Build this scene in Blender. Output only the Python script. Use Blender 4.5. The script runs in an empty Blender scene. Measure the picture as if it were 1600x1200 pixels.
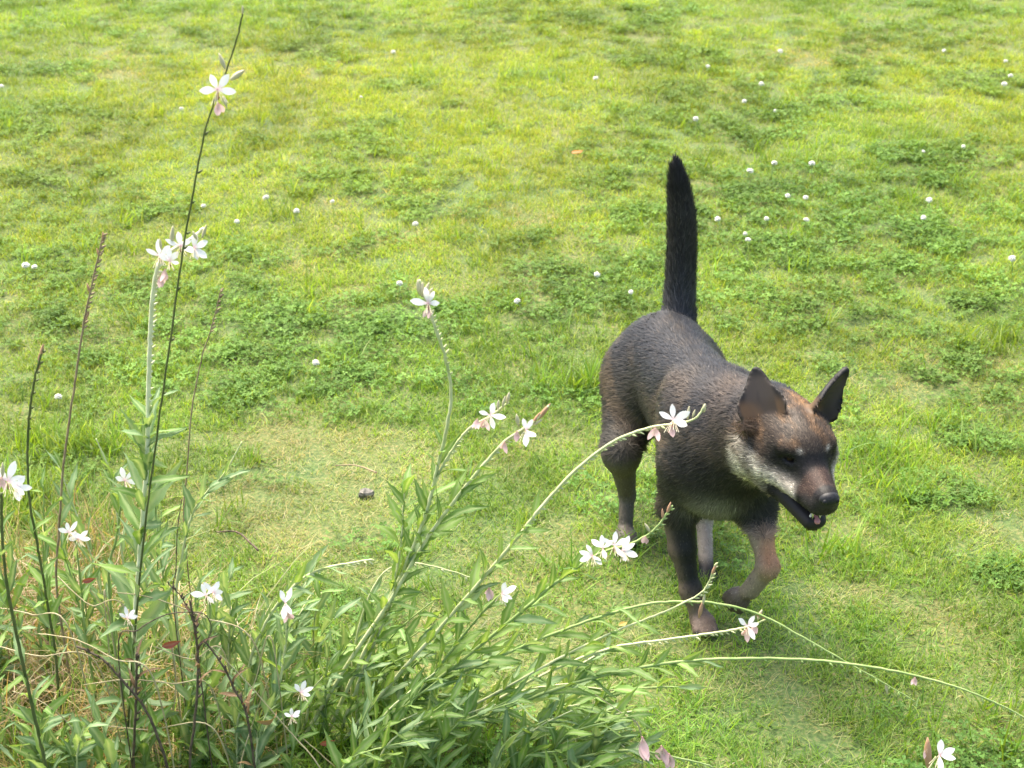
import bpy, math, random
import numpy as np
from mathutils import Vector, Matrix

random.seed(7)
RNG = np.random.default_rng(11)
SC = bpy.context.scene
COL = SC.collection

# ------------------------------------------------------------------ camera, sky, sun, exposure
FPX = 2300.0                      # focal length in pixels of a 1600 px wide frame
PITCH = math.radians(24.0)
CAM = Vector((0.0, 0.0, 1.6))
cam_data = bpy.data.cameras.new('camera')
cam = bpy.data.objects.new('camera', cam_data)
COL.objects.link(cam)
cam.location = CAM
cam.rotation_euler = (math.pi / 2 - PITCH, 0, 0)
cam_data.sensor_width = 36.0
cam_data.lens = 36.0 * FPX / 1600.0
cam_data.clip_start = 0.05
cam_data.clip_end = 500.0
cam_data.dof.use_dof = True
cam_data.dof.focus_distance = 2.65
cam_data.dof.aperture_fstop = 9.0
SC.camera = cam

SUN_EL, SUN_AZ = math.radians(66), math.radians(-35)     # azimuth from +Y towards +X
world = bpy.data.worlds.new('World')
SC.world = world
world.use_nodes = True
wn = world.node_tree
wn.nodes.clear()
sky = wn.nodes.new('ShaderNodeTexSky')
sky.sky_type = 'NISHITA'
sky.sun_disc = False
sky.sun_elevation = SUN_EL
sky.sun_rotation = SUN_AZ
sky.dust_density = 4.0
bg = wn.nodes.new('ShaderNodeBackground')
bg.inputs['Strength'].default_value = 0.125
wo = wn.nodes.new('ShaderNodeOutputWorld')
wn.links.new(sky.outputs[0], bg.inputs['Color'])
wn.links.new(bg.outputs[0], wo.inputs['Surface'])

sun_data = bpy.data.lights.new('sun', 'SUN')
sun_data.energy = 3.5
sun_data.angle = math.radians(44)
sun_data.color = (1.0, 0.91, 0.76)
sun = bpy.data.objects.new('sun', sun_data)
COL.objects.link(sun)
SUN_DIR = Vector((math.sin(SUN_AZ) * math.cos(SUN_EL), math.cos(SUN_AZ) * math.cos(SUN_EL), math.sin(SUN_EL)))
sun.rotation_euler = SUN_DIR.to_track_quat('Z', 'Y').to_euler()

SC.view_settings.view_transform = 'Standard'
SC.view_settings.look = 'None'
SC.view_settings.exposure = 1.78
SC.view_settings.gamma = 1.0
SC.view_settings.use_curve_mapping = False
SC.cycles.max_bounces = 6
SC.cycles.diffuse_bounces = 3
SC.cycles.transmission_bounces = 4
SC.cycles.transparent_max_bounces = 4
SC.cycles.use_denoising = True
SC.cycles.use_adaptive_sampling = True
SC.cycles.adaptive_threshold = 0.02

# ------------------------------------------------------------------ layout helpers
CP, SP = math.cos(PITCH), math.sin(PITCH)

def ray(px, py):
    u, v = (px - 800.0) / FPX, (600.0 - py) / FPX
    return Vector((u, CP + v * SP, -SP + v * CP))

def P(px, py, Y):
    d = ray(px, py)
    return CAM + d * (Y / d.y)

def depth(p):
    q = Vector(p) - CAM
    return q.y * CP - q.z * SP

def px2m(n, p):
    return n * depth(p) / FPX

def gz(x, y):
    y = np.minimum(np.asarray(y, float), 16.0)
    x = np.asarray(x, float)
    w = 0.3
    z = 0.09 * w * np.log1p(np.exp(np.clip((y - 3.25) / w, -40, 40)))
    z = z + 0.006 * np.sin(x * 2.3 + 0.7) * np.sin(y * 1.9 + 0.4) * np.clip((np.abs(y - 2.5) - 0.2) * 2, 0, 1)
    return z

def G(px, py):
    d = ray(px, py)
    t = 1.6 / -d.z if d.z < -0.02 else 60.0
    lo, hi = 0.5, 40.0
    for _ in range(50):
        m = 0.5 * (lo + hi)
        p = CAM + d * m
        if p.z > float(gz(p.x, p.y)):
            lo = m
        else:
            hi = m
    return CAM + d * lo

def vnoise(x, y, seed=0):
    """smooth value noise in 0..1"""
    r = np.random.default_rng(1000 + seed).random((64, 64))
    xi, yi = np.floor(x).astype(int), np.floor(y).astype(int)
    fx, fy = x - xi, y - yi
    fx, fy = fx * fx * (3 - 2 * fx), fy * fy * (3 - 2 * fy)
    a, b = r[xi % 64, yi % 64], r[(xi + 1) % 64, yi % 64]
    c, d = r[xi % 64, (yi + 1) % 64], r[(xi + 1) % 64, (yi + 1) % 64]
    return (a * (1 - fx) + b * fx) * (1 - fy) + (c * (1 - fx) + d * fx) * fy

# ------------------------------------------------------------------ object helpers
def link_mesh(name, me, parent=None):
    o = bpy.data.objects.new(name, me)
    COL.objects.link(o)
    if parent is not None:
        o.parent = parent
    return o

def mesh(name, V, F, mat=None, smooth=True):
    me = bpy.data.meshes.new(name)
    me.from_pydata([tuple(v) for v in V], [], [tuple(f) for f in F])
    if mat is not None:
        me.materials.append(mat)
    if smooth:
        me.polygons.foreach_set('use_smooth', [True] * len(me.polygons))
    me.update()
    return me

def tag(o, label=None, cat=None, group=None, kind=None):
    if label: o['label'] = label
    if cat: o['category'] = cat
    if group: o['group'] = group
    if kind: o['kind'] = kind
    return o

def empty(name, loc=(0, 0, 0)):
    o = bpy.data.objects.new(name, None)
    o.empty_display_size = 0.02
    o.location = loc
    COL.objects.link(o)
    return o

def add_attr(me, name, data, typ='FLOAT', dom='POINT'):
    a = me.attributes.new(name, typ, dom)
    key = {'FLOAT': 'value', 'INT': 'value', 'FLOAT_COLOR': 'color', 'FLOAT_VECTOR': 'vector'}[typ]
    a.data.foreach_set(key, np.asarray(data, dtype=np.int32 if typ == 'INT' else np.float32).ravel())

def frame_to(me_dir, up_hint):
    """rotation whose local Y points along me_dir and whose local Z is close to up_hint"""
    y = Vector(me_dir).normalized()
    z = Vector(up_hint) - y * Vector(up_hint).dot(y)
    if z.length < 1e-4:
        z = Vector((0.3, 0.2, 1)) - y * Vector((0.3, 0.2, 1)).dot(y)
    z.normalize()
    x = y.cross(z)
    return Matrix((x, y, z)).transposed()

# ------------------------------------------------------------------ materials
def node_mat(name):
    m = bpy.data.materials.new(name)
    m.use_nodes = True
    nt = m.node_tree
    nt.nodes.clear()
    return m, nt, nt.nodes.new('ShaderNodeOutputMaterial')

def N(nt, t, **kw):
    n = nt.nodes.new(t)
    for k, v in kw.items():
        setattr(n, k, v)
    return n

def ramp(nt, fac, stops):
    r = N(nt, 'ShaderNodeValToRGB')
    els = r.color_ramp.elements
    while len(els) < len(stops):
        els.new(0.5)
    for e, (p, c) in zip(els, stops):
        e.position = p
        e.color = (*c, 1)
    nt.links.new(fac, r.inputs[0])
    return r.outputs[0]

def leafy_shader(nt, out, color, trans=0.35, rough=0.5, spec=0.35, tcol=None, tgain=1.5):
    p = N(nt, 'ShaderNodeBsdfPrincipled')
    p.inputs['Roughness'].default_value = rough
    p.inputs['Specular IOR Level'].default_value = spec
    nt.links.new(color, p.inputs['Base Color'])
    t = N(nt, 'ShaderNodeBsdfTranslucent')
    mul = N(nt, 'ShaderNodeMix', data_type='RGBA', blend_type='MULTIPLY')
    mul.inputs[0].default_value = 1.0
    nt.links.new(color, mul.inputs[6])
    mul.inputs[7].default_value = tcol or (tgain * 1.1, tgain, tgain * 0.45, 1)
    nt.links.new(mul.outputs[2], t.inputs['Color'])
    mx = N(nt, 'ShaderNodeMixShader')
    mx.inputs[0].default_value = trans
    nt.links.new(p.outputs[0], mx.inputs[1])
    nt.links.new(t.outputs[0], mx.inputs[2])
    nt.links.new(mx.outputs[0], out.inputs['Surface'])

def attr(nt, name, kind='GEOMETRY'):
    a = N(nt, 'ShaderNodeAttribute')
    a.attribute_name = name
    a.attribute_type = kind
    return a

def grass_material(name, trans=0.4, spec=0.3):
    m, nt, out = node_mat(name)
    c = attr(nt, 'col').outputs['Color']
    t = attr(nt, 'tint', 'INSTANCER').outputs['Color']
    mul = N(nt, 'ShaderNodeMix', data_type='RGBA', blend_type='MULTIPLY')
    mul.inputs[0].default_value = 1.0
    nt.links.new(c, mul.inputs[6])
    nt.links.new(t, mul.inputs[7])
    leafy_shader(nt, out, mul.outputs[2], trans, 0.5, spec)
    return m

def leaf_material(name, dark, mid, light, rib, trans=0.32):
    m, nt, out = node_mat(name)
    oi = N(nt, 'ShaderNodeObjectInfo')
    base = ramp(nt, oi.outputs['Random'], [(0.0, dark), (0.5, mid), (1.0, light)])
    tc = N(nt, 'ShaderNodeTexCoord')
    no = N(nt, 'ShaderNodeTexNoise')
    no.inputs['Scale'].default_value = 90
    nt.links.new(tc.outputs['Object'], no.inputs['Vector'])
    v = N(nt, 'ShaderNodeMapRange')
    v.inputs[3].default_value = 0.75
    v.inputs[4].default_value = 1.25
    nt.links.new(no.outputs[0], v.inputs[0])
    mu = N(nt, 'ShaderNodeMix', data_type='RGBA', blend_type='MULTIPLY')
    mu.inputs[0].default_value = 1.0
    nt.links.new(base, mu.inputs[6])
    nt.links.new(v.outputs[0], mu.inputs[7])
    r = N(nt, 'ShaderNodeMix', data_type='RGBA')
    nt.links.new(attr(nt, 'rib').outputs['Fac'], r.inputs[0])
    nt.links.new(mu.outputs[2], r.inputs[6])
    r.inputs[7].default_value = (*rib, 1)
    leafy_shader(nt, out, r.outputs[2], trans, 0.55, 0.22)
    return m

def plain_material(name, c1, c2, scale=60.0, rough=0.6, spec=0.3, trans=0.0):
    m, nt, out = node_mat(name)
    tc = N(nt, 'ShaderNodeTexCoord')
    no = N(nt, 'ShaderNodeTexNoise')
    no.inputs['Scale'].default_value = scale
    no.inputs['Detail'].default_value = 4
    nt.links.new(tc.outputs['Object'], no.inputs['Vector'])
    c = ramp(nt, no.outputs[0], [(0.3, c1), (0.7, c2)])
    if trans > 0:
        leafy_shader(nt, out, c, trans, rough, spec)
        return m
    p = N(nt, 'ShaderNodeBsdfPrincipled')
    p.inputs['Roughness'].default_value = rough
    p.inputs['Specular IOR Level'].default_value = spec
    nt.links.new(c, p.inputs['Base Color'])
    nt.links.new(p.outputs[0], out.inputs['Surface'])
    return m

def petal_material(name, base, tip, trans=0.35):
    m, nt, out = node_mat(name)
    c = ramp(nt, attr(nt, 'along').outputs['Fac'], [(0.0, base), (0.35, tip), (1.0, tip)])
    leafy_shader(nt, out, c, trans, 0.55, 0.25, tcol=(1, 0.97, 0.97, 1))
    return m

M = {}
M['grass'] = grass_material('grass_blades')
M['clover'] = grass_material('clover_leaves', 0.3, 0.12)
M['leaf'] = leaf_material('gaura_leaf', (0.1, 0.19, 0.045), (0.15, 0.26, 0.06), (0.2, 0.31, 0.075), (0.3, 0.38, 0.17))
M['leaf_blue'] = leaf_material('gaura_leaf_glaucous', (0.11, 0.19, 0.08), (0.16, 0.26, 0.115), (0.22, 0.32, 0.15), (0.32, 0.4, 0.23))
M['leaf_dry'] = leaf_material('dry_leaf', (0.09, 0.05, 0.03), (0.16, 0.1, 0.05), (0.25, 0.16, 0.08), (0.2, 0.14, 0.08), 0.15)
M['leaf_red'] = leaf_material('red_leaf', (0.22, 0.06, 0.04), (0.26, 0.075, 0.05), (0.3, 0.09, 0.06), (0.3, 0.14, 0.1), 0.2)
M['leaf_yellow'] = leaf_material('yellow_leaf', (0.26, 0.2, 0.05), (0.3, 0.22, 0.05), (0.34, 0.25, 0.07), (0.4, 0.3, 0.12), 0.2)
M['leaf_orange'] = leaf_material('orange_leaf', (0.42, 0.16, 0.04), (0.45, 0.18, 0.05), (0.48, 0.2, 0.06), (0.45, 0.25, 0.12), 0.2)
M['blade'] = leaf_material('coarse_blade', (0.1, 0.2, 0.04), (0.15, 0.26, 0.055), (0.2, 0.31, 0.08), (0.28, 0.36, 0.16), 0.4)
M['stem_pale'] = plain_material('stem_pale_green', (0.38, 0.43, 0.19), (0.6, 0.61, 0.35), 50, 0.5)
M['stem_cream'] = plain_material('stem_cream', (0.58, 0.59, 0.36), (0.76, 0.75, 0.52), 60, 0.5)
M['stem_green'] = plain_material('stem_green', (0.18, 0.27, 0.075), (0.3, 0.38, 0.14), 50, 0.5)
M['stem_dark'] = plain_material('stem_dark', (0.06, 0.085, 0.026), (0.12, 0.13, 0.048), 50, 0.5)
M['stem_dry'] = plain_material('stem_dry', (0.2, 0.14, 0.08), (0.34, 0.26, 0.16), 60, 0.7)
M['twig'] = plain_material('dead_twig', (0.05, 0.036, 0.025), (0.15, 0.11, 0.075), 90, 0.8)
M['straw'] = plain_material('straw', (0.3, 0.25, 0.13), (0.5, 0.43, 0.26), 40, 0.6)
M['petal'] = petal_material('petal_white', (0.8, 0.55, 0.56), (0.84, 0.83, 0.82))
M['petal_pink'] = petal_material('petal_pink', (0.6, 0.28, 0.3), (0.74, 0.52, 0.5))
M['bud'] = plain_material('bud_pale', (0.42, 0.42, 0.22), (0.6, 0.5, 0.36), 90, 0.5)
M['bud_red'] = plain_material('bud_red', (0.36, 0.17, 0.1), (0.46, 0.3, 0.18), 90, 0.5)
M['calyx'] = plain_material('calyx_pink', (0.5, 0.2, 0.2), (0.62, 0.38, 0.36), 90, 0.5)
M['stamen'] = plain_material('stamen', (0.6, 0.5, 0.35), (0.75, 0.68, 0.5), 90, 0.6)
M['floret'] = plain_material('clover_floret', (0.6, 0.57, 0.44), (0.88, 0.87, 0.82), 260, 0.6, 0.2, 0.0)
M['stone'] = plain_material('stone', (0.09, 0.085, 0.075), (0.22, 0.2, 0.17), 120, 0.8)

# ------------------------------------------------------------------ ground
def build_ground():
    xs = np.concatenate([np.linspace(-120, -9, 12)[:-1], np.linspace(-9, 9, 121), np.linspace(9, 120, 12)[1:]])
    ys = np.concatenate([np.linspace(-60, -3, 8)[:-1], np.linspace(-3, 18, 141), np.linspace(18, 180, 14)[1:]])
    X, Y = np.meshgrid(xs, ys, indexing='ij')
    Z = gz(X, Y)
    V = np.stack([X.ravel(), Y.ravel(), Z.ravel()], 1)
    n, k = len(xs), len(ys)
    I = np.arange(n * k).reshape(n, k)
    F = np.stack([I[:-1, :-1].ravel(), I[1:, :-1].ravel(), I[1:, 1:].ravel(), I[:-1, 1:].ravel()], 1)
    m, nt, out = node_mat('lawn_soil')
    tc = N(nt, 'ShaderNodeTexCoord')
    n1 = N(nt, 'ShaderNodeTexNoise'); n1.inputs['Scale'].default_value = 120; n1.inputs['Detail'].default_value = 6
    n2 = N(nt, 'ShaderNodeTexNoise'); n2.inputs['Scale'].default_value = 3; n2.inputs['Detail'].default_value = 3
    nt.links.new(tc.outputs['Object'], n1.inputs['Vector'])
    nt.links.new(tc.outputs['Object'], n2.inputs['Vector'])
    c1 = ramp(nt, n1.outputs[0], [(0.3, (0.035, 0.055, 0.014)), (0.5, (0.075, 0.11, 0.025)), (0.7, (0.16, 0.14, 0.06))])
    c2 = ramp(nt, n2.outputs[0], [(0.35, (0.8, 1.0, 0.8)), (0.65, (1.2, 1.05, 0.9))])
    mu = N(nt, 'ShaderNodeMix', data_type='RGBA', blend_type='MULTIPLY'); mu.inputs[0].default_value = 1
    nt.links.new(c1, mu.inputs[6]); nt.links.new(c2, mu.inputs[7])
    p = N(nt, 'ShaderNodeBsdfPrincipled'); p.inputs['Roughness'].default_value = 0.9
    nt.links.new(mu.outputs[2], p.inputs['Base Color'])
    bp = N(nt, 'ShaderNodeBump'); bp.inputs['Strength'].default_value = 0.6; bp.inputs['Distance'].default_value = 0.01
    nt.links.new(n1.outputs[0], bp.inputs['Height']); nt.links.new(bp.outputs[0], p.inputs['Normal'])
    nt.links.new(p.outputs[0], out.inputs['Surface'])
    o = link_mesh('ground', mesh('ground', V, F, m))
    tag(o, 'gently rising ground under the lawn', 'ground', kind='structure')

build_ground()

# ------------------------------------------------------------------ lawn: grass and clover (stuff)
def tuft_mesh(name, nb, rad, lmin, lmax, wid, lean, cols, mat, seed):
    r = random.Random(seed)
    V, F, C = [], [], []
    for _ in range(nb):
        a, d = r.uniform(0, 2 * math.pi), rad * math.sqrt(r.random())
        bx, by = d * math.cos(a), d * math.sin(a)
        L = r.uniform(lmin, lmax)
        th = r.uniform(0, 2 * math.pi)
        tilt = abs(r.gauss(lean, 0.3))
        bend = r.uniform(0.2, 1.1)
        w = wid * r.uniform(0.6, 1.2)
        dx, dy = math.cos(th), math.sin(th)
        tw = r.uniform(-0.9, 0.9)
        sx, sy = -math.sin(th + tw), math.cos(th + tw)
        c = r.choice(cols)
        g = r.uniform(0.8, 1.2)
        c = (c[0] * g * r.uniform(0.9, 1.1), c[1] * g, c[2] * g * r.uniform(0.8, 1.2))
        p = Vector((bx, by, -0.004))
        b = len(V)
        nseg = 3
        for i in range(nseg):
            ww = w * (1 - 0.28 * i)
            V += [(p.x - sx * ww / 2, p.y - sy * ww / 2, p.z), (p.x + sx * ww / 2, p.y + sy * ww / 2, p.z)]
            sh = 0.75 + 0.25 * i / 2
            C += [(c[0], c[1], c[2], 1)] * 2
            t2 = min(tilt + bend * (i + 0.5) / nseg, 1.9)
            s = L / nseg
            p = p + Vector((dx * math.sin(t2) * s, dy * math.sin(t2) * s, math.cos(t2) * s))
        V.append(tuple(p)); C.append((c[0], c[1], c[2], 1))
        F += [(b, b + 1, b + 3, b + 2), (b + 2, b + 3, b + 5, b + 4), (b + 4, b + 5, b + 6)]
    me = mesh(name, V, F, mat)
    add_attr(me, 'col', C, 'FLOAT_COLOR')
    return me

def clover_mesh(name, n, rad, mat, seed):
    r = random.Random(seed)
    V, F, C = [], [], []
    for _ in range(n):
        a, d = r.uniform(0, 6.283), rad * math.sqrt(r.random())
        h = r.uniform(0.01, 0.027)
        base = Vector((d * math.cos(a) * 0.7, d * math.sin(a) * 0.7, 0))
        top = Vector((d * math.cos(a), d * math.sin(a), h))
        g = r.uniform(0.75, 1.25)
        c = r.choice([(0.1, 0.19, 0.035), (0.125, 0.22, 0.04), (0.15, 0.25, 0.05)])
        c = (c[0] * g, c[1] * g, c[2] * g, 1)
        b = len(V)
        V += [tuple(base + Vector((-0.0006, 0, 0))), tuple(base + Vector((0.0006, 0, 0))), tuple(top)]
        C += [c] * 3
        F.append((b, b + 1, b + 2))
        tilt = Matrix.Rotation(r.uniform(-0.6, 0.6), 3, 'X') @ Matrix.Rotation(r.uniform(-0.6, 0.6), 3, 'Y')
        S = r.uniform(0.0038, 0.0068)
        a0 = r.uniform(0, 6.28)
        for k in range(3):
            R = tilt @ Matrix.Rotation(a0 + k * 2.094, 3, 'Z')
            fold = r.uniform(0.1, 0.35)
            pts = [(0, 0, 0), (S * 0.45, S * 0.6, fold * S * 0.5), (S * 0.42, S * 1.2, fold * S * 0.5), (0, S * 1.25, 0), (-S * 0.42, S * 1.2, fold * S * 0.5), (-S * 0.45, S * 0.6, fold * S * 0.5)]
            b = len(V)
            V += [tuple(top + R @ Vector(q)) for q in pts]
            C += [c] * 6
            F += [(b, b + 1, b + 2, b + 3), (b, b + 3, b + 4, b + 5)]
    me = mesh(name, V, F, mat, smooth=False)
    add_attr(me, 'col', C, 'FLOAT_COLOR')
    return me

YG = [(0.185, 0.285, 0.026), (0.23, 0.32, 0.034), (0.16, 0.265, 0.03), (0.3, 0.35, 0.06)]
GG = [(0.14, 0.24, 0.03), (0.175, 0.27, 0.035), (0.115, 0.215, 0.035), (0.24, 0.3, 0.065)]
DR = [(0.36, 0.32, 0.14), (0.32, 0.29, 0.11), (0.22, 0.28, 0.05), (0.18, 0.26, 0.045), (0.44, 0.37, 0.19)]
src = []
for i in range(4): src.append(tuft_mesh('lawn_tuft', 46, 0.042, 0.014, 0.038, 0.0025, 0.7, YG, M['grass'], i))
for i in range(4): src.append(tuft_mesh('lawn_tuft', 46, 0.042, 0.015, 0.042, 0.0027, 0.65, GG + YG[:1], M['grass'], 20 + i))
for i in range(3): src.append(tuft_mesh('lawn_tuft', 44, 0.042, 0.015, 0.038, 0.0021, 0.95, DR, M['grass'], 40 + i))
for i in range(3): src.append(tuft_mesh('lawn_tuft', 22, 0.035, 0.05, 0.1, 0.0045, 0.55, GG + YG[:2], M['grass'], 60 + i))
for i in range(4): src.append(clover_mesh('clover_tuft', 30, 0.05, M['clover'], 80 + i))
LG = [(0.42, 0.35, 0.18), (0.38, 0.3, 0.16), (0.34, 0.29, 0.13), (0.28, 0.2, 0.1), (0.15, 0.26, 0.05), (0.2, 0.3, 0.06), (0.12, 0.22, 0.05)]
for i in range(3): src.append(tuft_mesh('long_tuft', 18, 0.04, 0.08, 0.22, 0.0032, 0.55, LG, M['grass'], 100 + i))
for i in range(2): src.append(tuft_mesh('straw_tuft', 12, 0.05, 0.1, 0.24, 0.0026, 1.05, [(0.42, 0.35, 0.19), (0.36, 0.28, 0.15), (0.26, 0.18, 0.1), (0.5, 0.43, 0.26)], M['grass'], 120 + i))
lib = bpy.data.collections.new('lawn_library')
for i, me in enumerate(src):
    o = bpy.data.objects.new('a%02d_tuft' % i, me)
    lib.objects.link(o)

def blob_field(X, Y, blobs):
    f = np.zeros_like(X)
    for px, py, rx, ry in blobs:
        c = G(px, py)
        e = G(px, py + ry)
        sx = px2m(rx, c)
        sy = max(abs(c.y - e.y), 0.03)
        f = np.maximum(f, np.exp(-((X - c.x) / sx) ** 2 - ((Y - c.y) / sy) ** 2))
    return f

CLOVER_BLOBS = [(110, 110, 120, 16), (40, 190, 60, 30), (70, 280, 90, 28), (560, 220, 70, 26), (300, 60, 80, 18), (900, 420, 110, 34),
                (500, 520, 160, 40), (560, 600, 150, 34), (640, 500, 120, 30), (830, 380, 120, 24), (880, 470, 80, 22), (1170, 300, 110, 26),
                (1420, 370, 110, 34), (1400, 420, 80, 24), (1530, 600, 80, 40), (1540, 690, 70, 30), (1320, 500, 90, 20), (1500, 250, 90, 14),
                (1300, 165, 110, 10), (1050, 90, 80, 14), (1560, 130, 60, 16), (950, 30, 120, 10), (640, 130, 60, 14), (480, 80, 60, 14),
                (1180, 470, 70, 14), (1000, 330, 60, 12), (250, 330, 60, 14), (380, 400, 60, 16), (80, 420, 70, 24), (780, 200, 40, 10),
                (700, 330, 60, 12), (1520, 480, 60, 14), (1480, 780, 60, 24), (1540, 900, 60, 26)]
DRY_BLOBS = [(500, 720, 170, 50), (430, 800, 170, 60), (560, 800, 90, 40), (620, 700, 80, 26), (1150, 1080, 150, 40), (1340, 840, 60, 22), (1300, 930, 100, 22), (1560, 830, 60, 24),
             (180, 115, 30, 8), (485, 75, 24, 8), (1260, 100, 40, 6), (1000, 1000, 90, 24), (1450, 960, 60, 20), (1250, 1140, 100, 24), (840, 850, 60, 22)]
TALL_BLOBS = [(1360, 720, 70, 34), (1420, 770, 50, 24), (1300, 880, 60, 28), (880, 600, 80, 24), (1000, 860, 50, 24), (900, 880, 60, 20), (1440, 660, 60, 20), (120, 700, 90, 30),
              (60, 800, 90, 40), (1550, 540, 50, 16), (1250, 840, 60, 20), (100, 980, 220, 90), (60, 1120, 200, 60), (300, 1120, 200, 60), (620, 1150, 240, 50)]

def build_lawn():
    bx = lambda y: 0.37 * y + 0.75
    pts = []
    n_try = 62000
    Yr = RNG.uniform(1.15, 8.6, n_try)
    Xr = RNG.uniform(-1, 1, n_try) * bx(8.6)
    keep = np.abs(Xr) < bx(Yr)
    dens = np.clip(1.15 - (Yr - 2.5) * 0.09, 0.62, 1.0)
    keep &= RNG.random(n_try) < dens
    X, Y = Xr[keep], Yr[keep]
    Z = gz(X, Y)
    far = np.clip((Y - 2.9) * 0.9, 0, 1)
    cl = blob_field(X, Y, CLOVER_BLOBS) * 0.85 + (0.35 + 0.35 * far) * (vnoise(X * 2.1, Y * 1.6, 1) - 0.5 - 0.5 * (1 - far)) + 0.6 * (vnoise(X * 6, Y * 5, 2) - 0.5)
    dryb = blob_field(X, Y, DRY_BLOBS)
    cl = cl - 0.55 * dryb
    dr = dryb * 0.6 + 0.17 * (1 - far) + 0.6 * (vnoise(X * 1.7, Y * 1.7, 3) - 0.55) + 0.4 * (vnoise(X * 8, Y * 8, 4) - 0.5)
    ta = blob_field(X, Y, TALL_BLOBS) * 0.9 + 0.3 * (vnoise(X * 5, Y * 5, 5) - 0.5)
    green = vnoise(X * 1.3, Y * 1.1, 6) * 0.6 + vnoise(X * 4, Y * 4, 7) * 0.4 + np.clip((3.3 - Y) * 0.18, -0.25, 0.3)
    n = len(X)
    r = RNG.random(n)
    idx = np.where(green > 0.52 + 0.25 * (r - 0.5), 4 + RNG.integers(0, 4, n), RNG.integers(0, 4, n))
    idx = np.where(dr > 0.32 + 0.4 * (r - 0.5), 8 + RNG.integers(0, 3, n), idx)
    idx = np.where((ta > 0.42) & (r < 0.55), 11 + RNG.integers(0, 3, n), idx)
    idx = np.where((r < 0.02), 11 + RNG.integers(0, 3, n), idx)
    r2 = RNG.random(n)
    idx = np.where((cl > 0.40 + 1.15 * (r2 - 0.5)) & (RNG.random(n) < 0.7), 14 + RNG.integers(0, 4, n), idx)
    lg = blob_field(X, Y, [(40, 930, 160, 110), (90, 1030, 220, 110), (220, 1110, 220, 90), (60, 1180, 260, 80), (400, 1160, 120, 50), (150, 860, 90, 50)])
    idx = np.where((lg > 0.35) & (RNG.random(n) < 0.62 * lg), 18 + RNG.integers(0, 3, n), idx)
    st = blob_field(X, Y, [(60, 1010, 200, 70), (240, 1090, 220, 70), (60, 1150, 220, 60)])
    is_straw = (st > 0.4) & (RNG.random(n) < 0.36)
    idx = np.where(is_straw, 21 + RNG.integers(0, 2, n), idx)
    Z = Z + np.where(is_straw, RNG.uniform(0, 0.12, n), 0)
    rot = np.stack([RNG.normal(0, 0.08, n), RNG.normal(0, 0.08, n), RNG.uniform(0, 6.283, n)], 1)
    scl = RNG.uniform(0.75, 1.25, n) * np.where(idx >= 14, 0.95, 1.0 - 0.3 * np.clip(dr, 0, 0.6))
    v = 0.62 + 0.4 * vnoise(X * 3.3, Y * 2.4, 8) + 0.38 * vnoise(X * 17, Y * 12, 12)  # tone varies at random; the fine noise also paints shadow gaps between clumps
    warm = vnoise(X * 0.9, Y * 0.8, 9) - 0.5 + np.clip((Y - 3.2) * 0.08, -0.1, 0.22)
    tint = np.stack([v * (1 + 0.25 * warm), v, v * (1 - 0.25 * warm), np.ones(n)], 1)
    me = bpy.data.meshes.new('lawn_grass')
    me.from_pydata(np.stack([X, Y, Z], 1).tolist(), [], [])
    add_attr(me, 'rot', rot, 'FLOAT_VECTOR')
    add_attr(me, 'scl', scl, 'FLOAT')
    add_attr(me, 'idx', idx, 'INT')
    add_attr(me, 'tint', tint, 'FLOAT_COLOR')
    o = link_mesh('grass', me)
    tag(o, 'short yellow-green lawn grass mixed with darker clover', 'grass', kind='stuff')
    ng = bpy.data.node_groups.new('lawn_scatter', 'GeometryNodeTree')
    ng.interface.new_socket('Geometry', in_out='INPUT', socket_type='NodeSocketGeometry')
    ng.interface.new_socket('Geometry', in_out='OUTPUT', socket_type='NodeSocketGeometry')
    gi, go = ng.nodes.new('NodeGroupInput'), ng.nodes.new('NodeGroupOutput')
    ci = ng.nodes.new('GeometryNodeCollectionInfo')
    ci.inputs['Collection'].default_value = lib
    ci.inputs['Separate Children'].default_value = True
    ci.inputs['Reset Children'].default_value = True
    ip = ng.nodes.new('GeometryNodeInstanceOnPoints')
    ip.inputs['Pick Instance'].default_value = True
    def na(name, typ):
        a = ng.nodes.new('GeometryNodeInputNamedAttribute')
        a.data_type = typ
        a.inputs['Name'].default_value = name
        return a.outputs['Attribute']
    ng.links.new(gi.outputs[0], ip.inputs['Points'])
    ng.links.new(ci.outputs[0], ip.inputs['Instance'])
    ng.links.new(na('idx', 'INT'), ip.inputs['Instance Index'])
    ng.links.new(na('rot', 'FLOAT_VECTOR'), ip.inputs['Rotation'])
    ng.links.new(na('scl', 'FLOAT'), ip.inputs['Scale'])
    ng.links.new(ip.outputs[0], go.inputs[0])
    md = o.modifiers.new('scatter', 'NODES')
    md.node_group = ng

build_lawn()

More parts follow.
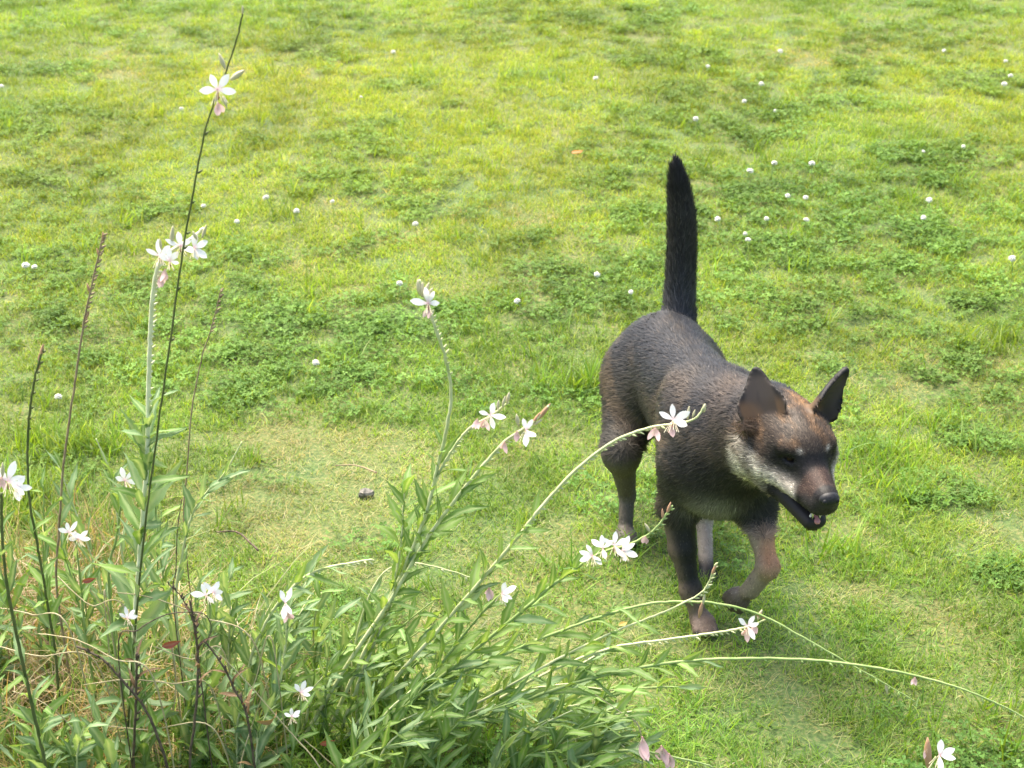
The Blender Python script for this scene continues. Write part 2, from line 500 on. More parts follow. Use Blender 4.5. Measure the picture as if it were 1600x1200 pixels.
# ------------------------------------------------------------------ dog
def build_dog():
    H = 0.0036
    LO = np.array([0.13, 2.02, -0.02]); HI = np.array([0.66, 3.14, 0.86])
    dims = np.ceil((HI - LO) / H).astype(int)
    AX = [LO[i] + H * np.arange(dims[i]) for i in range(3)]
    F = np.full(dims, 1.0, np.float32)

    def window(lo, hi):
        a = np.clip(np.floor((np.asarray(lo) - LO) / H).astype(int), 0, dims)
        b = np.clip(np.ceil((np.asarray(hi) - LO) / H).astype(int) + 1, 0, dims)
        sl = tuple(slice(a[i], b[i]) for i in range(3))
        g = [AX[i][sl[i]].astype(np.float32) for i in range(3)]
        return sl, (g[0][:, None, None], g[1][None, :, None], g[2][None, None, :])

    def smin(sl, d, k):
        a = F[sl]
        h = np.maximum(k - np.abs(a - d), 0) / k
        F[sl] = np.minimum(a, d) - h * h * k * 0.25

    def cut(sl, d, k):
        a = F[sl]; b = -d
        h = np.maximum(k - np.abs(a - b), 0) / k
        F[sl] = np.maximum(a, b) + h * h * k * 0.25

    def cone(p, q, r1, r2, k=0.03, sub=False):
        p, q = np.array(p, float), np.array(q, float)
        pad = k + 0.02
        lo = np.minimum(p - r1, q - r2) - pad; hi = np.maximum(p + r1, q + r2) + pad
        sl, (x, y, z) = window(lo, hi)
        ba = q - p; l2 = max(float(ba @ ba), 1e-9)
        t = np.clip(((x - p[0]) * ba[0] + (y - p[1]) * ba[1] + (z - p[2]) * ba[2]) / l2, 0, 1)
        d = np.sqrt((x - p[0] - t * ba[0]) ** 2 + (y - p[1] - t * ba[1]) ** 2 + (z - p[2] - t * ba[2]) ** 2) - (r1 + (r2 - r1) * t)
        (cut if sub else smin)(sl, d, k)

    def ell(c, r, R=None, k=0.03, sub=False):
        c = np.array(c, float); r = np.array(r, float)
        m = r.max() + k + 0.02
        sl, (x, y, z) = window(c - m, c + m)
        X, Y, Z = x - c[0], y - c[1], z - c[2]
        if R is not None:
            R = np.array(R)
            u = X * R[0, 0] + Y * R[1, 0] + Z * R[2, 0]
            v = X * R[0, 1] + Y * R[1, 1] + Z * R[2, 1]
            w = X * R[0, 2] + Y * R[1, 2] + Z * R[2, 2]
        else:
            u, v, w = X + 0 * Y + 0 * Z, Y + 0 * X, Z
        k0 = np.sqrt((u / r[0]) ** 2 + (v / r[1]) ** 2 + (w / r[2]) ** 2)
        k1 = np.sqrt((u / r[0] ** 2) ** 2 + (v / r[1] ** 2) ** 2 + (w / r[2] ** 2) ** 2)
        d = k0 * (k0 - 1) / np.maximum(k1, 1e-6)
        (cut if sub else smin)(sl, d, k)

    # ---- trunk: the long axis runs from the rump towards the withers
    AXD = Vector((0.06, -0.42, 0.03)).normalized()
    RB = np.array(frame_to(-AXD, (0, 0, 1)))                 # columns: lateral, backwards, up
    ell((0.325, 2.90, 0.345), (0.092, 0.145, 0.112), RB, 0.03)
    ell((0.338, 2.78, 0.366), (0.084, 0.17, 0.086), RB, 0.05)
    ell((0.37, 2.60, 0.366), (0.086, 0.165, 0.112), RB, 0.05)
    ell((0.382, 2.485, 0.352), (0.084, 0.105, 0.118), RB, 0.05)
    cone((0.372, 2.60, 0.425), (0.335, 2.88, 0.405), 0.05, 0.05, 0.05)
    # neck and shoulders
    cone((0.385, 2.53, 0.405), (0.452, 2.375, 0.462), 0.083, 0.073, 0.05)
    cone((0.39, 2.45, 0.34), (0.455, 2.36, 0.44), 0.075, 0.062, 0.05)
    for sx in (0.33, 0.445):
        cone((sx + (0.012 if sx < 0.37 else -0.012), 2.575, 0.435), (sx, 2.475, 0.33), 0.034, 0.045, 0.035)
    # dog's right foreleg (standing)
    e, m1, w, pw = P(1060, 792, 2.475), P(1066, 856, 2.455), P(1079, 922, 2.435), P(1094, 972, 2.425)
    cone((0.328, 2.475, 0.33), e, 0.045, 0.034, 0.03)
    cone(e, m1, 0.033, 0.0255, 0.02); cone(m1, w, 0.0242, 0.0172, 0.012); cone(w, pw, 0.0172, 0.016, 0.012)
    ell(w, (0.0195, 0.019, 0.025), None, 0.012)
    PAWS = []
    def paw(c, d, wid, up=(0, 0, 1)):
        R = frame_to(d, up); c = Vector(c)
        ell(c, (0.024 * wid, 0.031 * wid, 0.018 * wid), np.array(R), 0.012)
        for i, s in enumerate((-1.5, -0.5, 0.5, 1.5)):
            f = 0.03 if abs(s) < 1 else 0.022
            q = c + R @ Vector((s * 0.0112 * wid, f * wid, -0.003 * wid))
            b = c + R @ Vector((s * 0.009 * wid, 0.005 * wid, 0.002))
            cone(b, q, 0.0095 * wid, 0.0096 * wid, 0.005)
            PAWS.append((q + R @ Vector((s * 0.002 * wid, 0.0075 * wid, 0.001)), R))
    fp = Vector(pw); fp.z = 0.022; fp.y -= 0.012
    paw(fp + Vector((0.004, 0, 0)), (0.1, -1, -0.08), 0.96)
    # dog's left foreleg (lifted and folded at the wrist)
    e, m1, w, mc, pe = P(1178, 782, 2.45), P(1190, 838, 2.40), P(1200, 886, 2.362), P(1172, 922, 2.385), P(1152, 936, 2.405)
    cone((0.447, 2.475, 0.33), e, 0.05, 0.04, 0.035)
    cone(e, m1, 0.034, 0.0215, 0.02); cone(m1, w, 0.0208, 0.019, 0.012); cone(w, mc, 0.0192, 0.0178, 0.01)
    ell(w, (0.0198, 0.0198, 0.0215), None, 0.01)
    paw(pe, (Vector(pe) - Vector(mc)).normalized() + Vector((0, 0.25, -0.45)), 1.0, up=(-0.35, -0.9, 0.3))
    # dog's right hind leg (viewer's left)
    st, hk, ft = P(971, 708, 2.75), P(980, 772, 2.80), P(977, 828, 2.765)
    cone((0.272, 2.90, 0.335), st, 0.068, 0.038, 0.05)
    cone((0.27, 2.88, 0.32), (0.285, 2.82, 0.31), 0.058, 0.045, 0.05)
    cone(st, hk, 0.031, 0.0178, 0.03); cone(hk, ft, 0.0168, 0.0145, 0.01)
    f2 = Vector(ft); f2.z = 0.022; f2.y -= 0.02
    paw(f2, (0.05, -1, -0.05), 0.95)
    # dog's left hind leg, swung far forward under the belly
    st, hk, ft = Vector((0.402, 2.70, 0.265)), P(1100, 812, 2.70), P(1104, 893, 2.62)
    cone((0.385, 2.89, 0.335), st, 0.07, 0.048, 0.05)
    cone(st, hk, 0.04, 0.0185, 0.025); cone(hk, ft, 0.0165, 0.0145, 0.01)
    f3 = Vector(ft) + Vector((0.004, -0.014, -0.008))
    paw(f3, (0.12, -0.95, -0.25), 0.88)
    # tail, carried straight up
    T0 = [P(1060, 512, 2.985), P(1062, 460, 3.0), P(1065, 400, 3.0), P(1065, 340, 2.995), P(1060, 290, 2.99), P(1055, 256, 2.985)]
    TR0 = [0.036, 0.0305, 0.029, 0.027, 0.0205, 0.008]
    T, TR = [], []
    for i in range(5):
        for k in range(4):
            t = k / 4.0
            p0, p1, p2, p3 = T0[max(i - 1, 0)], T0[i], T0[i + 1], T0[min(i + 2, 5)]
            T.append(0.5 * ((2 * p1) + (p2 - p0) * t + (2 * p0 - 5 * p1 + 4 * p2 - p3) * t * t + (3 * p1 - p0 - 3 * p2 + p3) * t ** 3))
            TR.append(TR0[i] + (TR0[i + 1] - TR0[i]) * t)
    T.append(T0[5]); TR.append(TR0[5])
    for i in range(len(T) - 1):
        cone(T[i], T[i + 1], TR[i], TR[i + 1], 0.03 if i == 0 else 0.004)

    # ---- head
    HC = Vector((0.4845, 2.30, 0.4796))
    right = Vector((0.98311, 0.18197, -0.01934)); fwd = Vector((0.17955, -0.97961, -0.09017)); upv = Vector((0.03536, -0.08518, 0.99574))
    turn = Matrix.Rotation(math.radians(5.0), 3, upv)
    right, fwd = turn @ right, turn @ fwd
    RH = np.array(Matrix((right, fwd, upv)).transposed())
    def L(s, f, u): return HC + right * s + fwd * f + upv * u
    ell(L(0, 0, 0), (0.064, 0.078, 0.056), RH, 0.035)
    ell(L(0, 0.045, 0.004), (0.05, 0.05, 0.044), RH, 0.02)
    for s in (-1, 1):
        ell(L(s * 0.042, 0.008, -0.034), (0.034, 0.05, 0.042), RH, 0.02)      # cheeks
        ell(L(s * 0.05, -0.03, -0.035), (0.034, 0.045, 0.05), RH, 0.025)
        ell(L(s * 0.03, 0.062, 0.016), (0.019, 0.016, 0.012), RH, 0.012)      # brows
    cone(L(0, 0.06, -0.016), L(0, 0.142, -0.036), 0.036, 0.0205, 0.018)        # muzzle
    for s in (-1, 1):
        cone(L(s * 0.037, 0.045, -0.042), L(s * 0.0095, 0.14, -0.053), 0.0215, 0.0165, 0.016)   # lips
    ell(L(0, 0.153, -0.034), (0.0175, 0.016, 0.016), RH, 0.01)
    # lower jaw, open
    for s in (-1, 1):
        cone(L(s * 0.04, 0.015, -0.066), L(s * 0.009, 0.122, -0.099), 0.022, 0.0125, 0.008)
    cone(L(0, 0.02, -0.076), L(0, 0.118, -0.101), 0.026, 0.0125, 0.012)
    # mouth gap and eye sockets, nostrils
    cone(L(0, 0.06, -0.0665), L(0, 0.165, -0.0845), 0.005, 0.0095, 0.004, sub=True)
    for s in (-1, 1):
        cone(L(s * 0.055, 0.05, -0.0645), L(s * 0.016, 0.16, -0.0835), 0.005, 0.0085, 0.004, sub=True)
        ell(L(s * 0.0335, 0.074, 0.001), (0.0115, 0.010, 0.0062), RH, 0.006, sub=True)
    # ears
    EARS = []
    def ear(base, tip, nrm, w0, cup):
        base, tip = Vector(base), Vector(tip)
        a = (tip - base); Ln = a.length; a.normalize()
        n = Vector(nrm); n = (n - a * n.dot(a)).normalized(); b = a.cross(n)
        m = Ln + 0.05
        sl, (x, y, z) = window(np.array(base) - m, np.array(base) + m)
        X, Y, Z = x - base.x, y - base.y, z - base.z
        ua = X * a.x + Y * a.y + Z * a.z
        ub = X * b.x + Y * b.y + Z * b.z
        un = X * n.x + Y * n.y + Z * n.z
        t = np.clip(ua / Ln, -0.25, 1.0)
        tt = np.clip(t, 0, 1)
        wd = w0 * np.sqrt(np.maximum(1 - tt ** 1.7, 0.0)) * (1 - 0.3 * tt) * (0.86 + 0.25 * np.sin(np.pi * np.minimum(tt * 1.5, 1)))
        cen = cup * ub * ub / w0 * (1 - 0.25 * tt)           # edges curl towards n
        th = 0.0042
        sh = np.abs(un - cen) * 0.75 - th
        d = np.maximum(np.maximum(sh, np.abs(ub) - wd), np.maximum(ua - Ln, -ua - 0.02))
        smin(sl, d.astype(np.float32), 0.007)
        EARS.append((base, a, n, b, Ln, w0))
    ear(L(-0.05, -0.012, 0.034), P(1180, 573, 2.335), Vector((-0.12, -0.98, 0.05)), 0.044, 0.7)
    ear(L(0.04, -0.012, 0.034), P(1325, 574, 2.325), Vector((0.58, -0.80, 0.05)), 0.034, 0.8)

    # ---- surface nets
    ins = F < 0
    c = np.zeros(np.array(dims) - 1, np.int8)
    for i in (0, 1):
        for j in (0, 1):
            for k in (0, 1):
                c += ins[i:dims[0] - 1 + i, j:dims[1] - 1 + j, k:dims[2] - 1 + k]
    act = (c > 0) & (c < 8)
    idx = np.full(act.shape, -1, np.int64)
    ii = np.argwhere(act)
    idx[act] = np.arange(len(ii))
    acc = np.zeros((len(ii), 3)); cnt = np.zeros(len(ii))
    cor = [(i, j, k) for i in (0, 1) for j in (0, 1) for k in (0, 1)]
    for o1 in cor:
        for ax in range(3):
            if o1[ax]: continue
            o2 = list(o1); o2[ax] = 1
            a = F[tuple((ii + np.array(o1)).T)]; b = F[tuple((ii + np.array(o2)).T)]
            mk = (a < 0) != (b < 0)
            t = np.where(mk, a / np.where(mk, a - b, 1), 0)
            pt = np.array(o1, float)[None] + t[:, None] * (np.array(o2) - np.array(o1))[None]
            acc[mk] += pt[mk]; cnt[mk] += 1
    V = LO + H * (ii + acc / cnt[:, None])
    Q = []
    for ax in range(3):
        s1 = [slice(1, -1)] * 3; s2 = [slice(1, -1)] * 3
        s1[ax] = slice(0, -1); s2[ax] = slice(1, None)
        A, B = ins[tuple(s1)], ins[tuple(s2)]
        e = np.argwhere(A != B)
        fl = A[tuple(e.T)]
        e = e + 1; e[:, ax] -= 1
        u, v = (ax + 1) % 3, (ax + 2) % 3
        du = np.zeros(3, int); du[u] = 1; dv = np.zeros(3, int); dv[v] = 1
        g = lambda off: idx[tuple((e + off).T)]
        q = np.stack([g(-du - dv), g(-dv), g(0 * du), g(-du)], 1)
        q[~fl] = q[~fl][:, ::-1]
        Q.append(q)
    Q = np.concatenate(Q)
    # gentle relaxation
    ea = np.concatenate([Q[:, [0, 1]], Q[:, [1, 2]], Q[:, [2, 3]], Q[:, [3, 0]]])
    for lam in (0.5, -0.4):
        s = np.zeros_like(V); n = np.zeros(len(V))
        np.add.at(s, ea[:, 0], V[ea[:, 1]]); np.add.at(n, ea[:, 0], 1)
        np.add.at(s, ea[:, 1], V[ea[:, 0]]); np.add.at(n, ea[:, 1], 1)
        V = V + lam * (s / np.maximum(n, 1)[:, None] - V)

    # ---- coat colours (markings of the coat plus painted haze at the tail base, by place on the body)
    def sstep(a, b, x): 
        t = np.clip((x - a) / (b - a), 0, 1); return t * t * (3 - 2 * t)
    def headc(p):
        q = p - np.array(HC)
        return q @ np.array(right), q @ np.array(fwd), q @ np.array(upv)
    def n3(p, sc, seed):
        return vnoise(p[:, 0] * sc + p[:, 2] * sc * 0.7 + 31, p[:, 1] * sc - p[:, 2] * sc * 0.6 + 17, seed)
    def coat(p):
        x, y, z = p.T
        mix = lambda c, t, m: c * (1 - m[:, None]) + np.array(t)[None] * m[:, None]
        br = 0.6 * n3(p * np.array([1.0, 0.45, 1.0]), 46, 21) + 0.4 * n3(p, 95, 24)
        c = np.tile(np.array([[0.066, 0.06, 0.048]]), (len(p), 1))
        dors = sstep(0.335, 0.43, z - 0.03 * (y < 2.6)) 
        c = mix(c, (0.034, 0.036, 0.042), dors * 0.97)
        c = mix(c, (0.2, 0.145, 0.092), (1 - 0.85 * dors) * sstep(0.42, 0.75, br) * 0.75 * sstep(0.2, 0.3, z))
        # shoulder arc and tan side of the neck
        arc = np.exp(-((np.sqrt((x - 0.32) ** 2 + (y - 2.52) ** 2 + (z - 0.375) ** 2) - 0.1) / 0.018) ** 2) * (y > 2.46) * (x < 0.39)
        c = mix(c, (0.13, 0.10, 0.075), arc * 0.75 * sstep(0.35, 0.40, z))
        nk = np.exp(-((x - 0.405) / 0.035) ** 2 - ((z - 0.435) / 0.075) ** 2 - ((y - 2.42) / 0.07) ** 2)
        c = mix(c, (0.26, 0.175, 0.11), nk * 0.85)
        # dark chest with a paler patch at its lowest point
        ch = sstep(2.47, 2.40, y) * sstep(0.43, 0.38, z)
        c = mix(c, (0.03, 0.029, 0.03), ch * 0.95)
        pl = np.exp(-((x - 0.375) / 0.045) ** 2 - ((z - 0.28) / 0.032) ** 2) * (y < 2.52)
        c = mix(c, (0.42, 0.4, 0.32), np.clip(pl * 1.1, 0, 0.92))
        # legs
        fl = sstep(0.235, 0.20, z) * (y < 2.56)
        c = mix(c, (0.03, 0.029, 0.03), fl)
        lf = fl * (x < 0.392)
        c = mix(c, (0.34, 0.24, 0.175), lf * sstep(0.115, 0.045, z))
        c = mix(c, (0.34, 0.25, 0.185), lf * np.exp(-((x - 0.295 - (0.2 - z) * 0.28) / 0.012) ** 2) * 0.6)
        rf = (y < 2.50) * (x > 0.392) * sstep(0.262, 0.22, z)
        c = mix(c, (0.5, 0.39, 0.29), rf)
        c = mix(c, (0.8, 0.4, 0.2), rf * np.exp(-((z - 0.205) / 0.035) ** 2) * sstep(0.448, 0.474, x))
        c = mix(c, (0.2, 0.155, 0.12), rf * sstep(0.12, 0.085, z))
        hl = (y > 2.56) * sstep(0.26, 0.19, z)
        c = mix(c, (0.2, 0.17, 0.13), hl * (x < 0.30))
        c = mix(c, (0.62, 0.5, 0.4), hl * (x >= 0.30) * sstep(0.2, 0.14, z))
        c = mix(c, (0.02, 0.02, 0.02), (y > 2.56) * sstep(0.045, 0.02, z) * (x > 0.3))
        # tail; the grey towards its base is milky haze put into the colour
        tl = (y > 2.9) * sstep(0.43, 0.47, z)
        c = mix(c, (0.055, 0.052, 0.049), tl)
        c = mix(c, (0.085, 0.085, 0.088), tl * sstep(0.6, 0.47, z))
        c = mix(c, (0.024, 0.023, 0.023), tl * sstep(0.66, 0.72, z))
        # head
        s, f, u = headc(p)
        hd = sstep(0.135, 0.11, np.sqrt((s / 1.0) ** 2 + ((f - 0.04) / 1.25) ** 2 + ((u - 0.0) / 1.15) ** 2)) * sstep(-0.075, -0.05, f)
        c = c * 0.54
        hc = np.tile(np.array([[0.045, 0.034, 0.026]]), (len(p), 1))
        br2 = n3(p, 70, 22)
        hc = mix(hc, (0.105, 0.063, 0.034), sstep(0.4, 0.75, br2) * 0.8)
        hc = mix(hc, (0.028, 0.023, 0.02), sstep(0.045, 0.03, f) * sstep(0.02, -0.005, u) * sstep(-0.03, -0.012, u) * 0.6)
        hc = mix(hc, (0.018, 0.014, 0.012), np.exp(-(s / 0.006) ** 2) * (f < 0.06) * (u > 0) * 0.7)
        hc = mix(hc, (0.13, 0.075, 0.035), np.exp(-((s - 0.026) / 0.02) ** 2 - ((f + 0.02) / 0.035) ** 2) * sstep(0.03, 0.05, u))
        mask = sstep(0.03, 0.055, f) * sstep(0.026, 0.012, u)
        hc = mix(hc, (0.012, 0.0112, 0.0112), mask * 0.97)
        ck = sstep(-0.004, -0.024, u + 0.15 * (f - 0.0)) * sstep(0.05, 0.034, f) * sstep(-0.05, -0.02, f)
        hc = mix(hc, (0.6, 0.53, 0.42), ck * (0.35 + 0.65 * sstep(0.35, 0.6, n3(p, 60, 23))))
        lip = np.exp(-((u + 0.043 + 0.12 * (f - 0.05)) / 0.015) ** 2) * sstep(0.02, 0.04, f) * sstep(0.118, 0.098, f) * (np.abs(s) > 0.018) * (0.65 + 0.5 * n3(p, 80, 25))
        hc = mix(hc, (0.6, 0.52, 0.42), np.clip(lip * 1.2, 0, 0.95))
        mz = sstep(0.104, 0.118, f) * sstep(0.147, 0.138, f) * sstep(-0.05, -0.032, u)
        hc = mix(hc, (0.085, 0.052, 0.039), mz * 0.7 * (0.5 + 0.5 * sstep(0.012, -0.004, s)))
        hc = mix(hc, (0.03, 0.026, 0.025), sstep(0.118, 0.132, f) * sstep(-0.028, -0.044, u))
        for e in (-1, 1):
            hc = mix(hc, (0.34, 0.31, 0.26), np.exp(-((s - e * 0.0245) / 0.004) ** 2 - ((u - 0.020) / 0.004) ** 2) * (f > 0.05))
        jaw = (u < -0.066 - 0.16 * (f - 0.06)) & (f > 0.045)
        hc = mix(hc, (0.02, 0.017, 0.0165), jaw.astype(float))
        c = c * (1 - hd[:, None]) + hc * hd[:, None]
        # ears: dark rims, brown-grey inside
        for base, a, n, b, Ln, w0 in EARS:
            q = p - np.array(base)
            ua, ub, un = q @ np.array(a), q @ np.array(b), q @ np.array(n)
            me_ = (ua > 0.02) & (ua < Ln + 0.01) & (np.abs(ub) < w0 * 1.15) & (np.abs(un) < 0.05)
            t = ua / Ln
            wl = w0 * np.sqrt(np.maximum(1 - np.clip(t, 0, 1) ** 1.7, 0.001)) * (1 - 0.3 * t)
            inner = sstep(0.92, 0.6, np.abs(ub) / wl) * (0.45 + 0.55 * sstep(0.1, 0.35, np.abs(ub / wl + 0.1) + 0.5 * t))
            ec = np.array([[0.011, 0.010, 0.010]]) * (1 - inner[:, None]) + np.array([[0.052, 0.041, 0.034]]) * inner[:, None]
            ec = mix(ec, (0.009, 0.0085, 0.0085), sstep(0.7, 0.95, t))
            mm = me_.astype(float) * sstep(0.02, 0.04, ua)
            c = c * (1 - mm[:, None]) + ec * mm[:, None]
        return np.clip(c, 0.004, 1)

    me = bpy.data.meshes.new('dog_body')
    me.from_pydata(V.tolist(), [], Q.tolist())
    me.polygons.foreach_set('use_smooth', [True] * len(me.polygons))
    me.update()
    C = coat(V)
    add_attr(me, 'col', np.concatenate([C, np.ones((len(C), 1))], 1), 'FLOAT_COLOR')
    m, nt, out = node_mat('dog_coat')
    p = N(nt, 'ShaderNodeBsdfPrincipled')
    p.inputs['Roughness'].default_value = 0.55
    p.inputs['Specular IOR Level'].default_value = 0.24
    nt.links.new(attr(nt, 'col').outputs['Color'], p.inputs['Base Color'])
    nt.links.new(p.outputs[0], out.inputs['Surface'])
    me.materials.append(m)
    foot = (float(V[:, 0].mean()), 2.6, 0.0)
    dog = empty('dog', foot)
    tag(dog, 'dark brown and black dog trotting over the lawn with raised tail and open mouth', 'dog')
    shift = Vector(foot)
    def part(name, me_, parent=dog):
        o = link_mesh(name, me_, dog)
        o.location = -shift
        return o
    body = part('body', me)

    # ---- fur: short flat hairs lying along the coat
    nrm = np.zeros(len(V) * 3, np.float32); me.vertices.foreach_get('normal', nrm); nrm = nrm.reshape(-1, 3)
    a0, a1, a2, a3 = (V[Q[:, i]] for i in range(4))
    area = 0.5 * np.linalg.norm(np.cross(a2 - a0, a3 - a1), axis=1)
    pr = area / area.sum()
    NF = 190000
    s_, f_, u_ = headc(V[Q].mean(1))
    near_head = (np.abs(f_ - 0.04) < 0.15) & (np.abs(s_) < 0.1) & (np.abs(u_) < 0.15)
    wgt = pr * np.where(near_head, 2.6, 1.0); wgt /= wgt.sum()
    fi = RNG.choice(len(Q), NF, p=wgt)
    uu, vv = RNG.random(NF)[:, None], RNG.random(NF)[:, None]
    root = (a0[fi] * (1 - uu) + a1[fi] * uu) * (1 - vv) + (a3[fi] * (1 - uu) + a2[fi] * uu) * vv
    nn = nrm[Q[fi]].mean(1); nn /= np.linalg.norm(nn, axis=1, keepdims=True) + 1e-9
    x, y, z = root.T
    flow = np.tile(-np.array(AXD) * 0.9 + np.array((0, 0, -0.55)), (NF, 1))
    ln = np.full(NF, 0.021)
    leg = z < 0.23
    flow[leg] = (0, 0.1, -1); ln[leg] = 0.0055
    tail = (y > 2.9) & (z > 0.45)
    flow[tail] = (0, 0.05, 1); ln[tail] = 0.02
    s, f, u = headc(root)
    hd = (f > -0.075) & (np.abs(s) < 0.085) & (np.abs(u) < 0.11) & (f < 0.2)
    flow[hd] = -np.array(fwd) + 0.15 * np.array((0, 0, -1)); ln[hd] = 0.009 - 0.005 * sstep(0.03, 0.12, f[hd])
    ck = hd & (u < -0.015) & (f < 0.045)
    ln[ck] = 0.016
    bare = hd & ((f > 0.157) & (u > -0.045) | ((u < -0.066 - 0.12 * (f - 0.06)) & (f > 0.06)))
    neck = (~hd) & (y < 2.5) & (z > 0.3)
    ln[neck] = 0.021
    ln[neck & (z < 0.37)] = 0.012
    for base, a, n, b, Ln, w0 in EARS:
        q = root - np.array(base)
        ua = q @ np.array(a)
        me_ = (ua > 0.0) & (ua < Ln + 0.02) & (np.abs(q @ np.array(b)) < w0 * 1.3) & (np.abs(q @ np.array(n) - 0.7 * (q @ np.array(b)) ** 2 / w0) < 0.017)
        flow[me_] = np.array(a); bare |= me_
    flow = flow + RNG.normal(0, 0.22, (NF, 3))
    tb = sstep(0.40, 0.50, z) * (y > 2.9)
    flow = np.where(((y > 2.88) & (z > 0.39) & (z < 0.5) & (np.abs(x - 0.352) < 0.05))[:, None], flow * 0.4 + np.array([[0, 0.5, 0.4]]) * 1.0, flow)
    tg = flow - nn * (flow * nn).sum(1, keepdims=True)
    tg /= np.linalg.norm(tg, axis=1, keepdims=True) + 1e-9
    lift = RNG.uniform(0.12, 0.6, NF)[:, None] * np.where(hd, 1.7, 1.0)[:, None]
    ln = ln * RNG.uniform(0.6, 1.25, NF)
    d1 = tg * np.cos(lift) + nn * np.sin(lift)
    d2 = tg * np.cos(lift * 0.35) + nn * np.sin(lift * 0.35)
    side = np.cross(nn, tg) + nn * RNG.normal(0, 0.25, (NF, 1))
    wd = (RNG.uniform(0.0005, 0.0011, NF) * np.where(ln < 0.006, 0.75, 1))[:, None]
    root = root - nn * 0.0006
    wp = root + 0.006 * np.stack([n3(root, 60, 31), n3(root, 60, 32), n3(root, 60, 33)], 1)
    cs = 0.011
    cc = (np.floor(wp / cs) + 0.5) * cs + (root - wp)
    pull = cc - root; pull -= nn * (pull * nn).sum(1, keepdims=True)
    pull = pull * (0.38 * np.clip((ln - 0.006) / 0.012, 0, 1))[:, None]
    mid = root + d1 * (ln * 0.5)[:, None]
    mid = mid + pull * 0.35
    tip = mid + d2 * (ln * 0.5)[:, None] + pull * 0.65
    ok = ~bare
    root, mid, tip, side, wd, nn = root[ok], mid[ok], tip[ok], side[ok], wd[ok], nn[ok]
    n = len(root)
    FV = np.stack([root - side * wd, root + side * wd, mid - side * wd * 0.8, mid + side * wd * 0.8, tip], 1).reshape(-1, 3)
    bi = (np.arange(n) * 5)[:, None]
    T1 = np.concatenate([bi + np.array([[0, 3, 1]]), bi + np.array([[0, 2, 3]]), bi + np.array([[2, 4, 3]])], 0)
    hc = coat(root)
    g = np.exp(RNG.normal(0, 1, n) * np.where(hd[ok], 0.42, 0.28))[:, None]
    band = (RNG.random(n) < 0.13)[:, None] * np.array([[0.03, 0.024, 0.018]])
    hc = hc * g + band * (hc.mean(1, keepdims=True) > 0.015)
    fm = bpy.data.meshes.new('dog_fur')
    fm.vertices.add(n * 5); fm.vertices.foreach_set('co', FV.astype(np.float32).ravel())
    fm.loops.add(len(T1) * 3); fm.loops.foreach_set('vertex_index', T1.astype(np.int32).ravel())
    fm.polygons.add(len(T1)); fm.polygons.foreach_set('loop_start', np.arange(0, len(T1) * 3, 3, dtype=np.int32))
    fm.polygons.foreach_set('use_smooth', np.ones(len(T1), bool))
    fm.update(calc_edges=True)
    add_attr(fm, 'col', np.repeat(np.concatenate([hc, np.ones((n, 1))], 1), 5, axis=0), 'FLOAT_COLOR')
    fm.normals_split_custom_set_from_vertices(np.repeat(nn, 5, axis=0).astype(np.float32))
    fm.materials.append(m)
    fur = part('fur', fm)
    fur['kind'] = 'stuff'

    # ---- eyes, nose, teeth, tongue, claws
    def ball(name, c, r, R, mat, seg=14, rings=9):
        VV, FF = [], []
        for i in range(rings + 1):
            th = math.pi * i / rings
            for j in range(seg):
                ph = 2 * math.pi * j / seg
                v = Vector((r[0] * math.sin(th) * math.cos(ph), r[1] * math.sin(th) * math.sin(ph), r[2] * math.cos(th)))
                VV.append(Vector(c) + R @ v)
        for i in range(rings):
            for j in range(seg):
                FF.append((i * seg + j, (i + 1) * seg + j, (i + 1) * seg + (j + 1) % seg, i * seg + (j + 1) % seg))
        return part(name, mesh(name, VV, FF, mat))
    RM = Matrix((right, fwd, upv)).transposed()
    wet = plain_material('wet_black', (0.008, 0.008, 0.009), (0.02, 0.02, 0.022), 300, 0.5, 0.3)
    eyem = plain_material('eye_dark', (0.012, 0.008, 0.006), (0.03, 0.016, 0.008), 200, 0.35, 0.15)
    ivory = plain_material('tooth', (0.7, 0.66, 0.56), (0.78, 0.74, 0.65), 100, 0.35)
    pink = plain_material('tongue', (0.36, 0.15, 0.14), (0.45, 0.2, 0.19), 100, 0.35)
    horn = plain_material('claw', (0.02, 0.018, 0.016), (0.05, 0.045, 0.04), 200, 0.4)
    for sg in (-1, 1):
        ball('eye', L(sg * 0.0315, 0.0685, 0.0005), (0.0098, 0.0085, 0.0085), RM, eyem)
    # nose pad with two nostril wings
    nv, nf = [], []
    nose = ball('nose', L(0, 0.158, -0.0315), (0.0185, 0.0125, 0.0135), RM, wet, 18, 12)
    for sg in (-1, 1):
        ball('nostril', L(sg * 0.0105, 0.1655, -0.0315), (0.005, 0.004, 0.0055), RM, wet).parent = nose
    for o in list(nose.children): o.location = (0, 0, 0)
    for sg in (-1, 1):
        for ff, uu_, hh, rr in ((0.136, -0.067, 0.017, 0.0042), (0.149, -0.068, 0.007, 0.0026)):
            a = L(sg * (0.0125 if ff < 0.145 else 0.006), ff, uu_); b = L(sg * (0.0125 if ff < 0.145 else 0.006), ff + 0.001, uu_ - hh)
            VV = [tuple(a + right * (rr * math.cos(t)) + fwd * (rr * math.sin(t))) for t in np.linspace(0, 2 * math.pi, 7)[:-1]] + [tuple(b)]
            part('tooth', mesh('tooth', VV, [(i, (i + 1) % 6, 6) for i in range(6)], ivory))
        a = L(sg * 0.0095, 0.124, -0.089); b = L(sg * 0.0105, 0.127, -0.077)
        VV = [tuple(a + right * (0.003 * math.cos(t)) + fwd * (0.003 * math.sin(t))) for t in np.linspace(0, 2 * math.pi, 7)[:-1]] + [tuple(b)]
